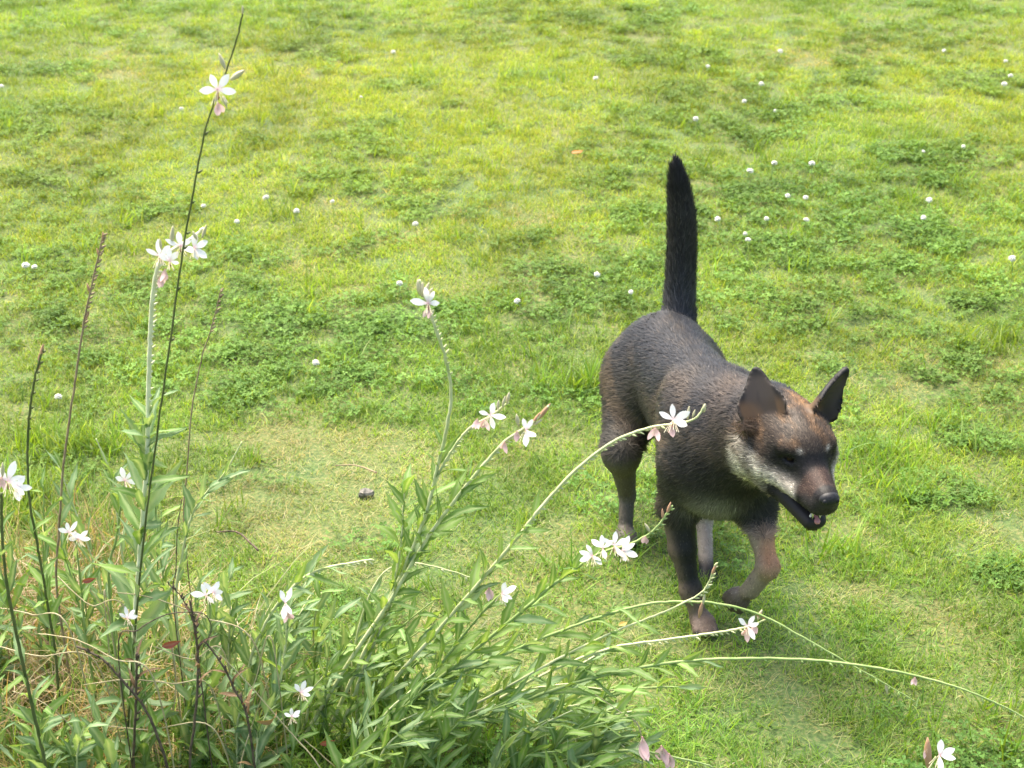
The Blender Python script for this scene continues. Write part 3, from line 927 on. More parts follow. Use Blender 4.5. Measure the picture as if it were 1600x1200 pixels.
        part('tooth', mesh('tooth', VV, [(i, (i + 1) % 6, 6) for i in range(6)], ivory))
    ball('tongue', L(0, 0.106, -0.0855), (0.0125, 0.034, 0.0065), Matrix(RM) @ Matrix.Rotation(-0.3, 3, 'X'), pink)
    for q, R in PAWS:
        ball('claw', q, (0.0028, 0.0075, 0.0032), R, horn, 8, 6)
    return dog

build_dog()

# ------------------------------------------------------------------ plant pieces
def leaf_mesh(name, mat, wid, curl, fold, twist, teeth, seed):
    r = random.Random(seed)
    rows, V, F, rib = 9, [], [], []
    for i in range(rows):
        t = i / (rows - 1)
        w = wid * (math.sin(math.pi * min(t ** 0.8 * 0.98 + 0.02, 1.0)) ** 0.85) * (1 - 0.25 * t) + (0.006 if t < 0.99 else 0)
        if teeth and 1 < i < rows - 2: w *= 1 + (0.18 if i % 2 else -0.12)
        y = t - 0.12 * curl * t * t
        z = -curl * 0.5 * t * t + 0.05 * math.sin(t * 5 + seed)
        tw = twist * t
        for j in range(5):
            xx = (j - 2) / 2 * w
            zz = abs(xx) * fold + 0.02 * math.sin(t * 9 + j) * (abs(j - 2) == 2)
            V.append((xx * math.cos(tw) - zz * math.sin(tw), y, z + xx * math.sin(tw) + zz * math.cos(tw)))
            rib.append(0.75 if j == 2 else 0.0)
    for i in range(rows - 1):
        for j in range(4):
            a = i * 5 + j
            F.append((a, a + 1, a + 6, a + 5))
    me = mesh(name, V, F, mat)
    add_attr(me, 'rib', rib)
    return me

LEAF = {}
for key, mk in (('green', 'leaf'), ('blue', 'leaf_blue'), ('dry', 'leaf_dry'), ('blade', 'blade'), ('red', 'leaf_red'), ('yellow', 'leaf_yellow'), ('orange', 'leaf_orange')):
    LEAF[key] = []
    for i in range(5):
        wid = {'blade': 0.028, 'dry': 0.085, 'red': 0.2, 'yellow': 0.22, 'orange': 0.2}.get(key, random.uniform(0.08, 0.115))
        LEAF[key].append(leaf_mesh('leaf', M[mk], wid, random.uniform(-0.1, 0.7) if key != 'dry' else 1.1, random.uniform(0.15, 0.55),
                                   random.uniform(-0.7, 0.7), key in ('green', 'blue'), i * 7 + len(key)))

def petal_mesh(mat, wid, cup, seed):
    rows, V, F, al = 7, [], [], []
    for i in range(rows):
        t = i / (rows - 1)
        w = wid * (0.16 + 0.84 * math.sin(math.pi * min(max((t - 0.08) / 0.92, 0), 1) ** 1.15) ** 0.8) if t < 1 else 0.02
        for j in range(4):
            xx = (j - 1.5) / 1.5 * w
            V.append((xx, t, cup * t * t * 0.4 - 0.35 * abs(xx) * (0.5 - t) + 0.03 * math.sin(seed + 6 * t)))
            al.append(t)
    for i in range(rows - 1):
        for j in range(3):
            a = i * 4 + j
            F.append((a, a + 1, a + 5, a + 4))
    me = mesh('petal', V, F, mat)
    add_attr(me, 'along', al)
    return me

PETAL = [petal_mesh(M['petal'], w, c, i) for i, (w, c) in enumerate(((0.19, 0.3), (0.22, -0.2), (0.17, 0.5), (0.205, 0.1)))]
PETAL_P = [petal_mesh(M['petal_pink'], w, c, i) for i, (w, c) in enumerate(((0.27, 0.9), (0.32, -0.8), (0.22, 1.1)))]

def tube(pts, radii, sides=6):
    V, F = [], []
    n = len(pts)
    up = Vector((0.13, 0.31, 0.94))
    for i in range(n):
        t = (pts[min(i + 1, n - 1)] - pts[max(i - 1, 0)]).normalized()
        a = t.cross(up)
        if a.length < 0.05: a = t.cross(Vector((1, 0, 0)))
        a.normalize(); b = t.cross(a)
        for k in range(sides):
            an = 2 * math.pi * k / sides
            V.append(pts[i] + (a * math.cos(an) + b * math.sin(an)) * radii[i])
    for i in range(n - 1):
        for k in range(sides):
            F.append((i * sides + k, i * sides + (k + 1) % sides, (i + 1) * sides + (k + 1) % sides, (i + 1) * sides + k))
    F.append(tuple(range(sides))[::-1]); F.append(tuple((n - 1) * sides + k for k in range(sides)))
    return V, F

def spindle(c, d, ln, r, sides=6):
    """a bud or seed pod: a spindle from c along d"""
    c, d = Vector(c), Vector(d).normalized()
    pts = [c + d * (ln * t) for t in (0, 0.12, 0.35, 0.62, 0.85, 1.0)]
    return tube(pts, [r * q for q in (0.35, 0.6, 1.0, 0.9, 0.5, 0.1)], sides)

def catmull(P_, m):
    out = []
    n = len(P_)
    for i in range(n - 1):
        p0, p1, p2, p3 = P_[max(i - 1, 0)], P_[i], P_[i + 1], P_[min(i + 2, n - 1)]
        for k in range(m):
            t = k / m
            out.append(0.5 * ((2 * p1) + (p2 - p0) * t + (2 * p0 - 5 * p1 + 4 * p2 - p3) * t * t + (3 * p1 - p0 - 3 * p2 + p3) * t ** 3))
    out.append(P_[-1].copy())
    return out

BUDM = {k: [] for k in ('bud', 'bud_red')}
for k in BUDM:
    for i in range(3):
        V, F = spindle((0, 0, 0), (random.uniform(-.1, .1), 1, random.uniform(-.1, .1)), 1.0, random.uniform(0.12, 0.17))
        BUDM[k].append(mesh('bud', V, F, M[k]))

def calyx_mesh(i):
    """little pink tube with drooping stamens; local Z faces out of the flower, Y up"""
    V, F = tube([Vector((0, -0.35, -0.45)), Vector((0, -0.12, -0.16)), Vector((0, 0, 0.02))], [0.045, 0.05, 0.06], 6)
    me = bpy.data.meshes.new('flower')
    FF = [tuple(f) for f in F]; nm = len(FF)
    r = random.Random(i)
    for k in range(7):
        a = r.uniform(-0.9, 0.9)
        e = Vector((math.sin(a) * 0.5, -0.55 - 0.25 * r.random(), 0.35))
        v2, f2 = tube([Vector((0, 0, 0)), e * 0.5 + Vector((0, 0.06, 0.08)), e, e * 1.08], [0.008, 0.008, 0.02, 0.016], 4)
        b = len(V)
        V += v2; FF += [tuple(q + b for q in f) for f in f2]
    me.from_pydata([tuple(v) for v in V], [], FF)
    me.materials.append(M['calyx']); me.materials.append(M['stamen'])
    me.polygons.foreach_set('material_index', [0] * nm + [1] * (len(FF) - nm))
    me.polygons.foreach_set('use_smooth', [True] * len(FF))
    return me
CALYX = [calyx_mesh(i) for i in range(4)]

def place(name, me, parent, base, p, R, s):
    o = link_mesh(name, me, parent)
    S = Matrix.Diagonal((s, s, s) if not isinstance(s, tuple) else s).to_4x4()
    o.matrix_local = Matrix.Translation(Vector(p) - Vector(base)) @ R.to_4x4() @ S
    return o

def flower(root, base, p, size, angles, pink=False, tilt=0.0, yaw=0.0):
    """size = petal length in metres; angles = petal directions as seen, in degrees from the right"""
    p = Vector(p)
    n = (CAM - p).normalized()
    n = (n + Vector((math.sin(yaw), 0, 0.25 + tilt)) * 0.6).normalized()
    y = (Vector((0, 0, 1)) - n * n.z).normalized()
    x = y.cross(n)
    R = Matrix((x, y, n)).transposed()
    fl = place('flower', random.choice(CALYX), root, base, p, R, size)
    for a in angles:
        an = math.radians(a - 90)
        out = random.uniform(-0.1, 0.6)
        RP = Matrix.Rotation(an, 3, 'Z') @ Matrix.Rotation(out, 3, 'X') @ Matrix.Rotation(random.uniform(-0.35, 0.35), 3, 'Y')
        o = link_mesh('petal', random.choice(PETAL_P if pink else PETAL), fl)
        k = random.uniform(0.78, 1.12)
        o.matrix_local = RP.to_4x4() @ Matrix.Diagonal((k, k, k, 1))
    return fl

def spent(root, base, p, size):
    """a wilted pink flower hanging down"""
    p = Vector(p)
    fl = place('spent_flower', random.choice(CALYX), root, base, p, frame_to((0.1, -0.15, 1), (0, -1, 0)), size * 0.6)
    for k in range(3):
        d = Vector((random.uniform(-0.45, 0.45), random.uniform(-0.3, 0.3), -1))
        RP = Matrix(frame_to((0.1, -0.15, 1), (0, -1, 0))).transposed() @ frame_to(d, (random.uniform(-0.6, 0.6), -1, 0))
        o = link_mesh('petal', random.choice(PETAL_P), fl)
        o.matrix_local = RP.to_4x4() @ Matrix.Diagonal((1.5, 1.65, 1.5, 1))
    return fl

def bud(root, base, p, d, ln, kind='bud'):
    return place('bud', random.choice(BUDM[kind]), root, base, p, frame_to(d, (0.2, -1, 0.3)), ln)

FLOW4 = [100, 35, 160, -25]

def stem(label, pts, r0, r1, mat='stem_green', leaves=None, nubs=None, flowers=(), spents=(), buds=(), name='gaura_spray', cat='flower stem', group=None, ground=True, world=False, root=None):
    """pts from tip to base as (px, py, Y); r0, r1 tip and base radius; leaves=(t0, t1, n, Lmin, Lmax, kind)"""
    W = [Vector(q) if world else P(*q) for q in pts]
    if ground:
        last = W[-1]
        g = float(gz(last.x, last.y))
        if last.z > g + 0.01:
            dv = (W[-1] - W[-2])
            k = min(0.5, (last.z - g))
            nx, ny = last.x + dv.x * 0.25, last.y + 0.02
            W.append(Vector((nx, ny, float(gz(nx, ny)) - 0.01)))
    C = catmull(W, 8)
    # small irregularities of growth
    for i in range(1, len(C) - 1):
        C[i] = C[i] + Vector((random.gauss(0, 1), random.gauss(0, 1), random.gauss(0, 1))) * min(r1, 0.002) * 0.16
    n = len(C)
    rad = [r0 + (r1 - r0) * (i / (n - 1)) ** 0.8 for i in range(n)]
    base = C[-1]
    if root is None:
        root = empty(name, base)
        tag(root, label, cat, group)
    else:
        base = root.location.copy()
    V, F = tube(C, rad)
    at = lambda t: (C[min(int(t * (n - 1)), n - 2)].lerp(C[min(int(t * (n - 1)), n - 2) + 1], t * (n - 1) - min(int(t * (n - 1)), n - 2)),
                    (C[min(int(t * (n - 1)), n - 2)] - C[min(int(t * (n - 1)), n - 2) + 1]).normalized())
    if nubs:
        t0, t1, k = nubs[:3]
        for i in range(k):
            t = t0 + (t1 - t0) * (i + random.uniform(0.2, 0.8)) / k
            p, d = at(t)
            side = d.cross(Vector((random.uniform(-1, 1), -1, random.uniform(-1, 1)))).normalized()
            rr = rad[int(t * (n - 1))]
            v2, f2 = spindle(p + side * rr * 0.4, d * 0.8 + side * random.uniform(0.5, 1.0), random.uniform(0.006, 0.011), random.uniform(0.0013, 0.0021), 5)
            b = len(V)
            V += v2; F += [tuple(q + b for q in f) for f in f2]
    Vl = [Vector(v) - base for v in V]
    st = link_mesh('stem', mesh('stem', Vl, F, M[mat]), root)
    if leaves:
        for spec in ([leaves] if not isinstance(leaves, list) else leaves):
            t0, t1, k, l0, l1, kind = spec[:6]
            wide = spec[6] if len(spec) > 6 else 1.0
            ph = random.uniform(0, 6.28)
            for i in range(k):
                t = t0 + (t1 - t0) * (i + random.uniform(0.1, 0.9)) / k
                p, d = at(t)
                ph += 2.4 + random.uniform(-0.4, 0.4)
                a = d.cross(Vector((0, -1, 0.2))).normalized(); b2 = d.cross(a)
                out = a * math.cos(ph) + b2 * math.sin(ph)
                out = (out + Vector((0, -0.15, 0))).normalized()
                dirv = d * random.uniform(0.8, 1.6) + out * random.uniform(0.4, 0.9) * wide
                kk = kind if random.random() > 0.12 else ('green' if kind == 'blue' else 'blue' if kind == 'green' else kind)
                me = random.choice(LEAF[kk])
                L_ = random.uniform(l0, l1) * (0.6 + 0.4 * min(1, (t - t0) / max(t1 - t0, 1e-3) * 2 + 0.3))
                Rm = frame_to(dirv, Vector((0, -0.35, 0.8)) + d * 0.6 - out * 0.3 + Vector((random.gauss(0, .35), random.gauss(0, .35), random.gauss(0, .35))))
                place('leaf', me, root, base, p, Rm, (L_ * random.uniform(0.8, 1.2), L_, L_))
    for f in flowers:
        px, py, Y, size = f[:4]
        p = P(px, py, Y)
        flower(root, base, p, px2m(size * 1.16, p), f[4] if len(f) > 4 else [x + random.uniform(-12, 12) for x in FLOW4], yaw=random.uniform(-0.3, 0.3))
    for px, py, Y, size in spents:
        p = P(px, py, Y)
        spent(root, base, p, px2m(size, p))
    for b in buds:
        px, py, Y, ex, ey, kind = b
        p = P(px, py, Y); q = P(ex, ey, Y)
        bud(root, base, p, q - p, (q - p).length, kind)
    return root

# ------------------------------------------------------------------ the flowering stems one can pick out
stem('tallest gaura stem, dark and thin, with one open white flower near its top',
     [(380, 12, 1.86), (371, 58, 1.87), (350, 120, 1.88), (322, 200, 1.89), (300, 310, 1.9), (283, 410, 1.92), (262, 560, 1.93), (244, 690, 1.95), (228, 810, 1.96), (214, 950, 1.97), (203, 1090, 1.98), (200, 1170, 1.98)],
     0.001, 0.0019, 'stem_dark', leaves=(0.72, 0.97, 9, 0.05, 0.08, 'green'), nubs=(0.16, 0.55, 10),
     flowers=[(340, 140, 1.87, 28, [112, 183, 48, -12])], spents=[(340, 160, 1.87, 20)],
     buds=[(379, 22, 1.86, 380, 8, 'bud'), (352, 108, 1.87, 343, 82, 'bud'), (360, 125, 1.87, 384, 111, 'bud'), (348, 150, 1.87, 354, 170, 'bud')])
stem('thick pale gaura stem crowned by a cluster of white flowers, left of the centre',
     [(318, 356, 1.95), (300, 372, 1.95), (274, 388, 1.95), (250, 408, 1.95), (240, 450, 1.95), (235, 520, 1.96), (232, 600, 1.97), (231, 690, 1.98), (224, 800, 1.99), (214, 920, 2.0), (207, 1050, 2.0), (205, 1130, 2.0)],
     0.0022, 0.0043, 'stem_cream', leaves=[(0.54, 0.98, 46, 0.07, 0.115, 'blue', 1.9), (0.55, 0.8, 14, 0.06, 0.1, 'green', 1.5)], nubs=(0.25, 0.56, 34),
     flowers=[(249, 400, 1.94, 21), (265, 408, 1.93, 18), (282, 384, 1.94, 21), (303, 387, 1.94, 21, [80, 20, -40, -75])],
     spents=[(258, 420, 1.94, 20), (250, 432, 1.94, 17)], buds=[(252, 390, 1.94, 248, 372, 'bud'), (268, 380, 1.94, 268, 352, 'bud'), (316, 372, 1.94, 321, 350, 'bud'), (308, 375, 1.94, 302, 360, 'bud')])
stem('dark wiry stem with a reddish seed tip near the left edge',
     [(67, 545, 1.98), (56, 585, 1.98), (47, 640, 1.99), (43, 700, 2.0), (46, 780, 2.0), (58, 850, 2.01), (72, 930, 2.02), (85, 1010, 2.03), (95, 1100, 2.03)],
     0.0016, 0.0024, 'stem_dark', leaves=(0.5, 0.97, 14, 0.045, 0.075, 'green'), nubs=(0.02, 0.3, 8),
     buds=[(64, 556, 1.98, 69, 538, 'bud_red'), (61, 568, 1.98, 60, 552, 'bud_red'), (58, 580, 1.98, 62, 566, 'bud_red')])
stem('faded pinkish seed stalk rising between the left-edge stem and the white cluster',
     [(161, 366, 2.1), (154, 400, 2.1), (141, 455, 2.1), (130, 510, 2.1), (120, 580, 2.1), (108, 660, 2.1), (98, 740, 2.1), (92, 830, 2.1), (90, 930, 2.1)],
     0.0012, 0.0022, 'stem_dry', nubs=(0.0, 0.35, 26), leaves=(0.65, 0.95, 6, 0.04, 0.06, 'green'),
     buds=[(161, 376, 2.1, 162, 362, 'bud_red'), (155, 402, 2.1, 150, 388, 'bud_red'), (141, 458, 2.1, 137, 442, 'bud_red'), (133, 500, 2.1, 140, 486, 'bud_red')])
stem('short faint reddish seed stalk standing just right of the tall dark stem',
     [(345, 452, 2.3), (339, 480, 2.3), (328, 520, 2.3), (315, 560, 2.3), (300, 640, 2.3), (292, 740, 2.3), (288, 830, 2.3)],
     0.0009, 0.0014, 'stem_dry', nubs=(0, 0.3, 12))
stem('dark slanting stem at the left edge topped by a pinkish white flower',
     [(2, 770, 1.8), (3, 830, 1.8), (12, 920, 1.8), (32, 1020, 1.8), (52, 1110, 1.8), (68, 1180, 1.8), (80, 1240, 1.8)],
     0.0022, 0.0028, 'stem_dark', leaves=(0.2, 0.98, 14, 0.05, 0.085, 'blue'),
     flowers=[(12, 752, 1.79, 26, [120, 60, 10, -35]), (24, 762, 1.79, 22, [40, -10, -50, -80])], spents=[(2, 745, 1.79, 22)], buds=[(4, 745, 1.79, 2, 722, 'bud')])
stem('curved pale stem holding a single pink-based flower above the middle of the picture',
     [(655, 437, 1.98), (668, 478, 1.98), (680, 512, 1.98), (696, 560, 1.99), (705, 612, 2.0), (699, 665, 2.0), (684, 728, 2.02), (668, 795, 2.03), (640, 868, 2.05), (600, 955, 2.07), (550, 1060, 2.08), (505, 1160, 2.08)],
     0.0019, 0.0036, 'stem_pale', leaves=[(0.5, 0.99, 30, 0.05, 0.085, 'green')], nubs=(0.05, 0.33, 18),
     flowers=[(669, 474, 1.97, 22, [100, 65, 175, 0])], spents=[(668, 482, 1.97, 15)],
     buds=[(656, 460, 1.98, 654, 436, 'bud'), (658, 462, 1.98, 662, 440, 'bud'), (660, 464, 1.98, 672, 442, 'bud'), (663, 466, 1.98, 678, 450, 'bud')])
stem('short side stem with a white flower over a dropping pink one',
     [(795, 628, 2.0), (766, 650, 2.0), (735, 668, 2.0), (712, 695, 2.01), (690, 732, 2.02), (672, 775, 2.03), (655, 830, 2.05), (620, 920, 2.07), (575, 1030, 2.08), (540, 1120, 2.08)],
     0.0015, 0.003, 'stem_pale', leaves=(0.5, 0.98, 16, 0.045, 0.08, 'green'), nubs=(0.18, 0.4, 14),
     flowers=[(766, 649, 1.99, 20, [70, 165, -5, -70])], spents=[(757, 655, 1.99, 18), (746, 654, 1.99, 16)],
     buds=[(778, 640, 1.99, 780, 624, 'bud'), (785, 636, 1.99, 788, 618, 'bud'), (792, 630, 2.0, 797, 612, 'bud')])
stem('straight pale stem leaning right to a white flower with russet buds, left of the dog',
     [(858, 634, 1.98), (838, 655, 1.98), (815, 672, 1.98), (785, 694, 1.99), (740, 745, 2.0), (700, 796, 2.01), (660, 852, 2.03), (612, 935, 2.05), (545, 1035, 2.06), (470, 1160, 2.06)],
     0.0018, 0.0036, 'stem_pale', leaves=(0.42, 0.99, 28, 0.05, 0.09, 'green'), nubs=(0.15, 0.4, 16),
     flowers=[(822, 672, 1.97, 21, [105, 60, -38, -85])], spents=[(808, 672, 1.97, 18), (788, 690, 1.98, 18)],
     buds=[(810, 665, 1.97, 808, 646, 'bud'), (832, 662, 1.98, 846, 645, 'bud_red'), (838, 656, 1.98, 855, 640, 'bud_red'), (843, 652, 1.98, 862, 632, 'bud_red'), (834, 664, 1.98, 848, 656, 'bud')])
stem('long arching pale stem whose white flower overlaps the dog\'s shoulder',
     [(1102, 632, 1.95), (1085, 655, 1.95), (1052, 662, 1.96), (1008, 670, 1.96), (958, 690, 1.97), (902, 732, 1.98), (850, 788, 1.99), (800, 850, 2.0), (745, 915, 2.02), (680, 990, 2.04), (600, 1080, 2.06), (515, 1185, 2.06)],
     0.0014, 0.0034, 'stem_pale', leaves=(0.58, 0.99, 28, 0.05, 0.085, 'green'), nubs=(0.22, 0.6, 30),
     flowers=[(1052, 656, 1.95, 24, [98, 30, 160, -20])], spents=[(1024, 668, 1.95, 21), (1048, 664, 1.95, 19)],
     buds=[(1074, 655, 1.95, 1075, 634, 'bud'), (1082, 652, 1.95, 1087, 640, 'bud'), (1100, 644, 1.95, 1103, 630, 'bud')])
stem('leafy stem ending in a bright white flower cluster at the dog\'s hind foot',
     [(1051, 790, 1.98), (1022, 828, 1.98), (985, 850, 1.99), (935, 866, 2.0), (872, 908, 2.01), (800, 968, 2.03), (705, 1045, 2.05), (610, 1115, 2.06), (530, 1190, 2.06)],
     0.0014, 0.0036, 'stem_green', leaves=(0.4, 0.99, 40, 0.05, 0.09, 'green'), nubs=(0.02, 0.2, 8),
     flowers=[(960, 852, 1.98, 22, [80, 20, -60, 150]), (972, 860, 1.98, 21, [20, -25, -80, 60]), (942, 856, 1.98, 20, [100, 150, 40, -70]), (926, 868, 1.99, 20, [170, 210, -40, 120])],
     spents=[(1008, 838, 1.98, 13)], buds=[(1042, 803, 1.98, 1050, 785, 'bud_red'), (1036, 812, 1.98, 1034, 795, 'bud_red'), (1016, 832, 1.98, 1006, 818, 'bud')])
stem('long thin stem arching across the dog\'s front paw and down to the right',
     [(1430, 1096, 1.93), (1372, 1062, 1.94), (1318, 1032, 1.95), (1245, 990, 1.97), (1182, 958, 1.99), (1120, 943, 2.0), (1060, 940, 2.01), (1000, 946, 2.02), (905, 975, 2.04), (805, 1015, 2.05), (700, 1062, 2.06), (590, 1130, 2.06), (520, 1190, 2.06)],
     0.0009, 0.0032, 'stem_green', leaves=(0.6, 0.99, 24, 0.05, 0.085, 'green'), nubs=(0.02, 0.5, 30),
     buds=[(1180, 958, 1.99, 1196, 968, 'bud_red'), (1384, 1068, 1.94, 1388, 1084, 'bud')])
stem('thin stem with a dark bare tip crossing the dog\'s standing foreleg',
     [(1117, 882, 2.0), (1106, 912, 2.0), (1090, 930, 2.0), (1040, 955, 2.01), (965, 985, 2.02), (880, 1025, 2.03), (790, 1075, 2.04), (690, 1130, 2.05), (620, 1190, 2.05)],
     0.0009, 0.0028, 'stem_pale', leaves=(0.45, 0.99, 22, 0.05, 0.08, 'green'), nubs=(0.0, 0.3, 14),
     buds=[(1112, 898, 2.0, 1120, 880, 'bud_red'), (1098, 945, 2.0, 1100, 928, 'bud'), (1092, 965, 2.0, 1098, 940, 'bud_red')])
stem('lower long arching stem sweeping to the right edge of the picture',
     [(1620, 1132, 1.88), (1560, 1100, 1.89), (1490, 1072, 1.9), (1400, 1049, 1.92), (1300, 1034, 1.94), (1200, 1029, 1.96), (1100, 1031, 1.98), (1000, 1043, 2.0), (890, 1070, 2.02), (780, 1110, 2.04), (680, 1155, 2.05), (600, 1195, 2.05)],
     0.0012, 0.0034, 'stem_green', leaves=(0.55, 0.99, 30, 0.05, 0.09, 'green'), nubs=(0.02, 0.5, 28), spents=[(1430, 1058, 1.91, 13)])
stem('low pale beaded stem with a wilting white flower under the lifted paw',
     [(1196, 968, 2.0), (1172, 978, 2.0), (1120, 988, 2.01), (1050, 998, 2.02), (960, 1011, 2.04), (880, 1040, 2.05), (800, 1080, 2.06), (720, 1130, 2.06)],
     0.0014, 0.0028, 'stem_pale', leaves=(0.5, 0.98, 16, 0.045, 0.08, 'green'), nubs=(0.1, 0.6, 30),
     flowers=[(1168, 978, 1.99, 19, [60, 10, 150, -60])], spents=[(1166, 984, 1.99, 19), (1180, 976, 1.99, 14)], buds=[(1184, 968, 2.0, 1192, 952, 'bud')])
stem('low stem along the bottom edge with two wilted pink flowers',
     [(1110, 1196, 1.93), (1050, 1182, 1.94), (990, 1172, 1.95), (920, 1180, 1.97), (840, 1200, 1.98), (760, 1230, 1.98)],
     0.0013, 0.003, 'stem_green', leaves=(0.4, 0.98, 16, 0.05, 0.085, 'blue'), nubs=(0.0, 0.4, 12), spents=[(1004, 1152, 1.94, 34), (1034, 1166, 1.94, 30), (1046, 1178, 1.94, 24)])
stem('single white flower with a pink bud at the bottom right',
     [(1462, 1182, 1.82), (1440, 1230, 1.82), (1400, 1290, 1.82)],
     0.0014, 0.002, 'stem_green', flowers=[(1468, 1180, 1.81, 26, [95, 40, 5, -70])], buds=[(1450, 1200, 1.81, 1448, 1155, 'bud_red')], spents=[(1450, 1168, 1.81, 18)])
stem('pinkish flower pair low in the greenery, between the arching stems',
     [(792, 922, 2.02), (770, 940, 2.02), (730, 985, 2.03), (680, 1050, 2.04), (630, 1120, 2.05)],
     0.0013, 0.003, 'stem_green', leaves=(0.25, 0.98, 22, 0.05, 0.085, 'green'), flowers=[(784, 928, 2.01, 20, [-20, -55, 30, 70])], spents=[(764, 918, 2.01, 20)])
stem('stem with small white flower beside the pale stem\'s leaves, left part',
     [(197, 740, 2.05), (190, 780, 2.06), (182, 840, 2.07), (170, 920, 2.08)], 0.0013, 0.0026, 'stem_green',
     leaves=(0.2, 0.95, 10, 0.04, 0.07, 'green'), flowers=[(195, 751, 2.04, 18)])
stem('stem with two small white flowers in the tall grass near the left edge',
     [(112, 826, 2.05), (120, 860, 2.06), (128, 930, 2.07), (135, 1000, 2.08)], 0.0012, 0.0024, 'stem_green',
     leaves=(0.3, 0.95, 10, 0.04, 0.07, 'blue'), flowers=[(108, 832, 2.04, 17), (122, 842, 2.04, 16)])
stem('compact white flower head low between the dead twigs and the bluish shoots',
     [(326, 925, 1.98), (328, 970, 1.99), (322, 1040, 2.0), (315, 1130, 2.0)], 0.0013, 0.0026, 'stem_green',
     leaves=(0.2, 0.95, 12, 0.045, 0.07, 'blue'), flowers=[(322, 930, 1.97, 19, [100, 30, 160, -60]), (333, 926, 1.97, 17, [60, 0, 130, -40])])
stem('drooping white flower on a bluish leafy shoot, left of the green clump',
     [(446, 935, 1.96), (448, 985, 1.97), (440, 1050, 1.98), (420, 1130, 1.99), (400, 1190, 1.99)], 0.0014, 0.0032, 'stem_pale',
     leaves=(0.15, 0.98, 26, 0.055, 0.09, 'blue'), flowers=[(446, 942, 1.95, 20, [110, 60, -70, -100])], spents=[(450, 955, 1.95, 18)])
stem('tiny white flower in the grass tangle low at the left', [(200, 962, 1.95), (206, 1010, 1.96), (212, 1080, 1.97)], 0.0012, 0.002, 'stem_green',
     leaves=(0.2, 0.9, 6, 0.04, 0.06, 'green'), flowers=[(199, 966, 1.94, 15, [90, 40, 140, 0])])
stem('small white flower near the bottom, above the brown curled leaf', [(470, 1078, 1.92), (468, 1120, 1.93), (455, 1190, 1.94)], 0.0012, 0.0022, 'stem_green',
     leaves=(0.3, 0.95, 8, 0.045, 0.07, 'green'), flowers=[(470, 1082, 1.91, 17, [10, 60, 120, -30]), (456, 1120, 1.91, 14, [30, 90, 150, 0])])
stem('pale stem poking out level, above the middle of the green clump', [(582, 874, 2.05), (545, 880, 2.05), (500, 890, 2.05), (460, 915, 2.06), (420, 965, 2.07), (390, 1040, 2.08)], 0.0014, 0.003, 'stem_pale',
     leaves=(0.3, 0.98, 20, 0.05, 0.085, 'blue'), nubs=(0, 0.4, 12))
stem('thin level stalk behind the leaning stems', [(745, 906, 2.1), (690, 888, 2.1), (640, 880, 2.1), (600, 895, 2.1), (570, 950, 2.1), (550, 1040, 2.1)], 0.0009, 0.002, 'stem_pale', nubs=(0, 0.5, 14))
stem('slender pale shoot tip leaning right above the dry lawn patch', [(378, 690, 2.1), (352, 738, 2.1), (322, 770, 2.1), (300, 805, 2.1), (286, 860, 2.1), (275, 950, 2.1)], 0.001, 0.0026, 'stem_pale',
     leaves=(0.15, 0.98, 20, 0.045, 0.075, 'blue'))
stem('grassy shoot tip left of the pale stem\'s leaves', [(150, 685, 2.1), (165, 720, 2.1), (178, 760, 2.1), (186, 830, 2.1)], 0.0009, 0.002, 'stem_pale', leaves=(0.3, 0.98, 8, 0.04, 0.06, 'green'))
stem('upright leafy shoot left of the curved pale stem', [(632, 760, 2.06), (628, 830, 2.06), (618, 900, 2.07), (590, 990, 2.08), (560, 1070, 2.08)], 0.001, 0.003, 'stem_pale', leaves=(0.02, 0.98, 30, 0.05, 0.085, 'green'))

# ------------------------------------------------------------------ leafy shoots that fill the clump
def bush(label, px, py, n, spread, h0, h1, lean0, lean1, kinds, nl=12):
    """one leafy plant: several shoots from one crown"""
    c = G(px, py)
    root = empty('gaura_plant', (c.x, c.y, c.z - 0.01))
    tag(root, label, 'plant', 'leafy gaura plants without flowers')
    for _ in range(n):
        b = c + Vector((random.gauss(0, spread), random.gauss(0, spread), 0))
        b.z = float(gz(b.x, b.y))
        h, lean = random.uniform(h0, h1), random.uniform(lean0, lean1)
        top = b + Vector((lean, random.gauss(-0.02, 0.03), h))
        mid = b.lerp(top, 0.5) + Vector((-lean * 0.12, 0.0, 0.03))
        stem(None, [tuple(top), tuple(mid), tuple(b.lerp(mid, 0.4)), (b.x, b.y, b.z - 0.01)], 0.0009, 0.0026, random.choice(['stem_green', 'stem_pale', 'stem_green']),
             leaves=(0.0, 0.95, nl, 0.045, 0.088, random.choice(kinds)), ground=False, world=True, root=root)

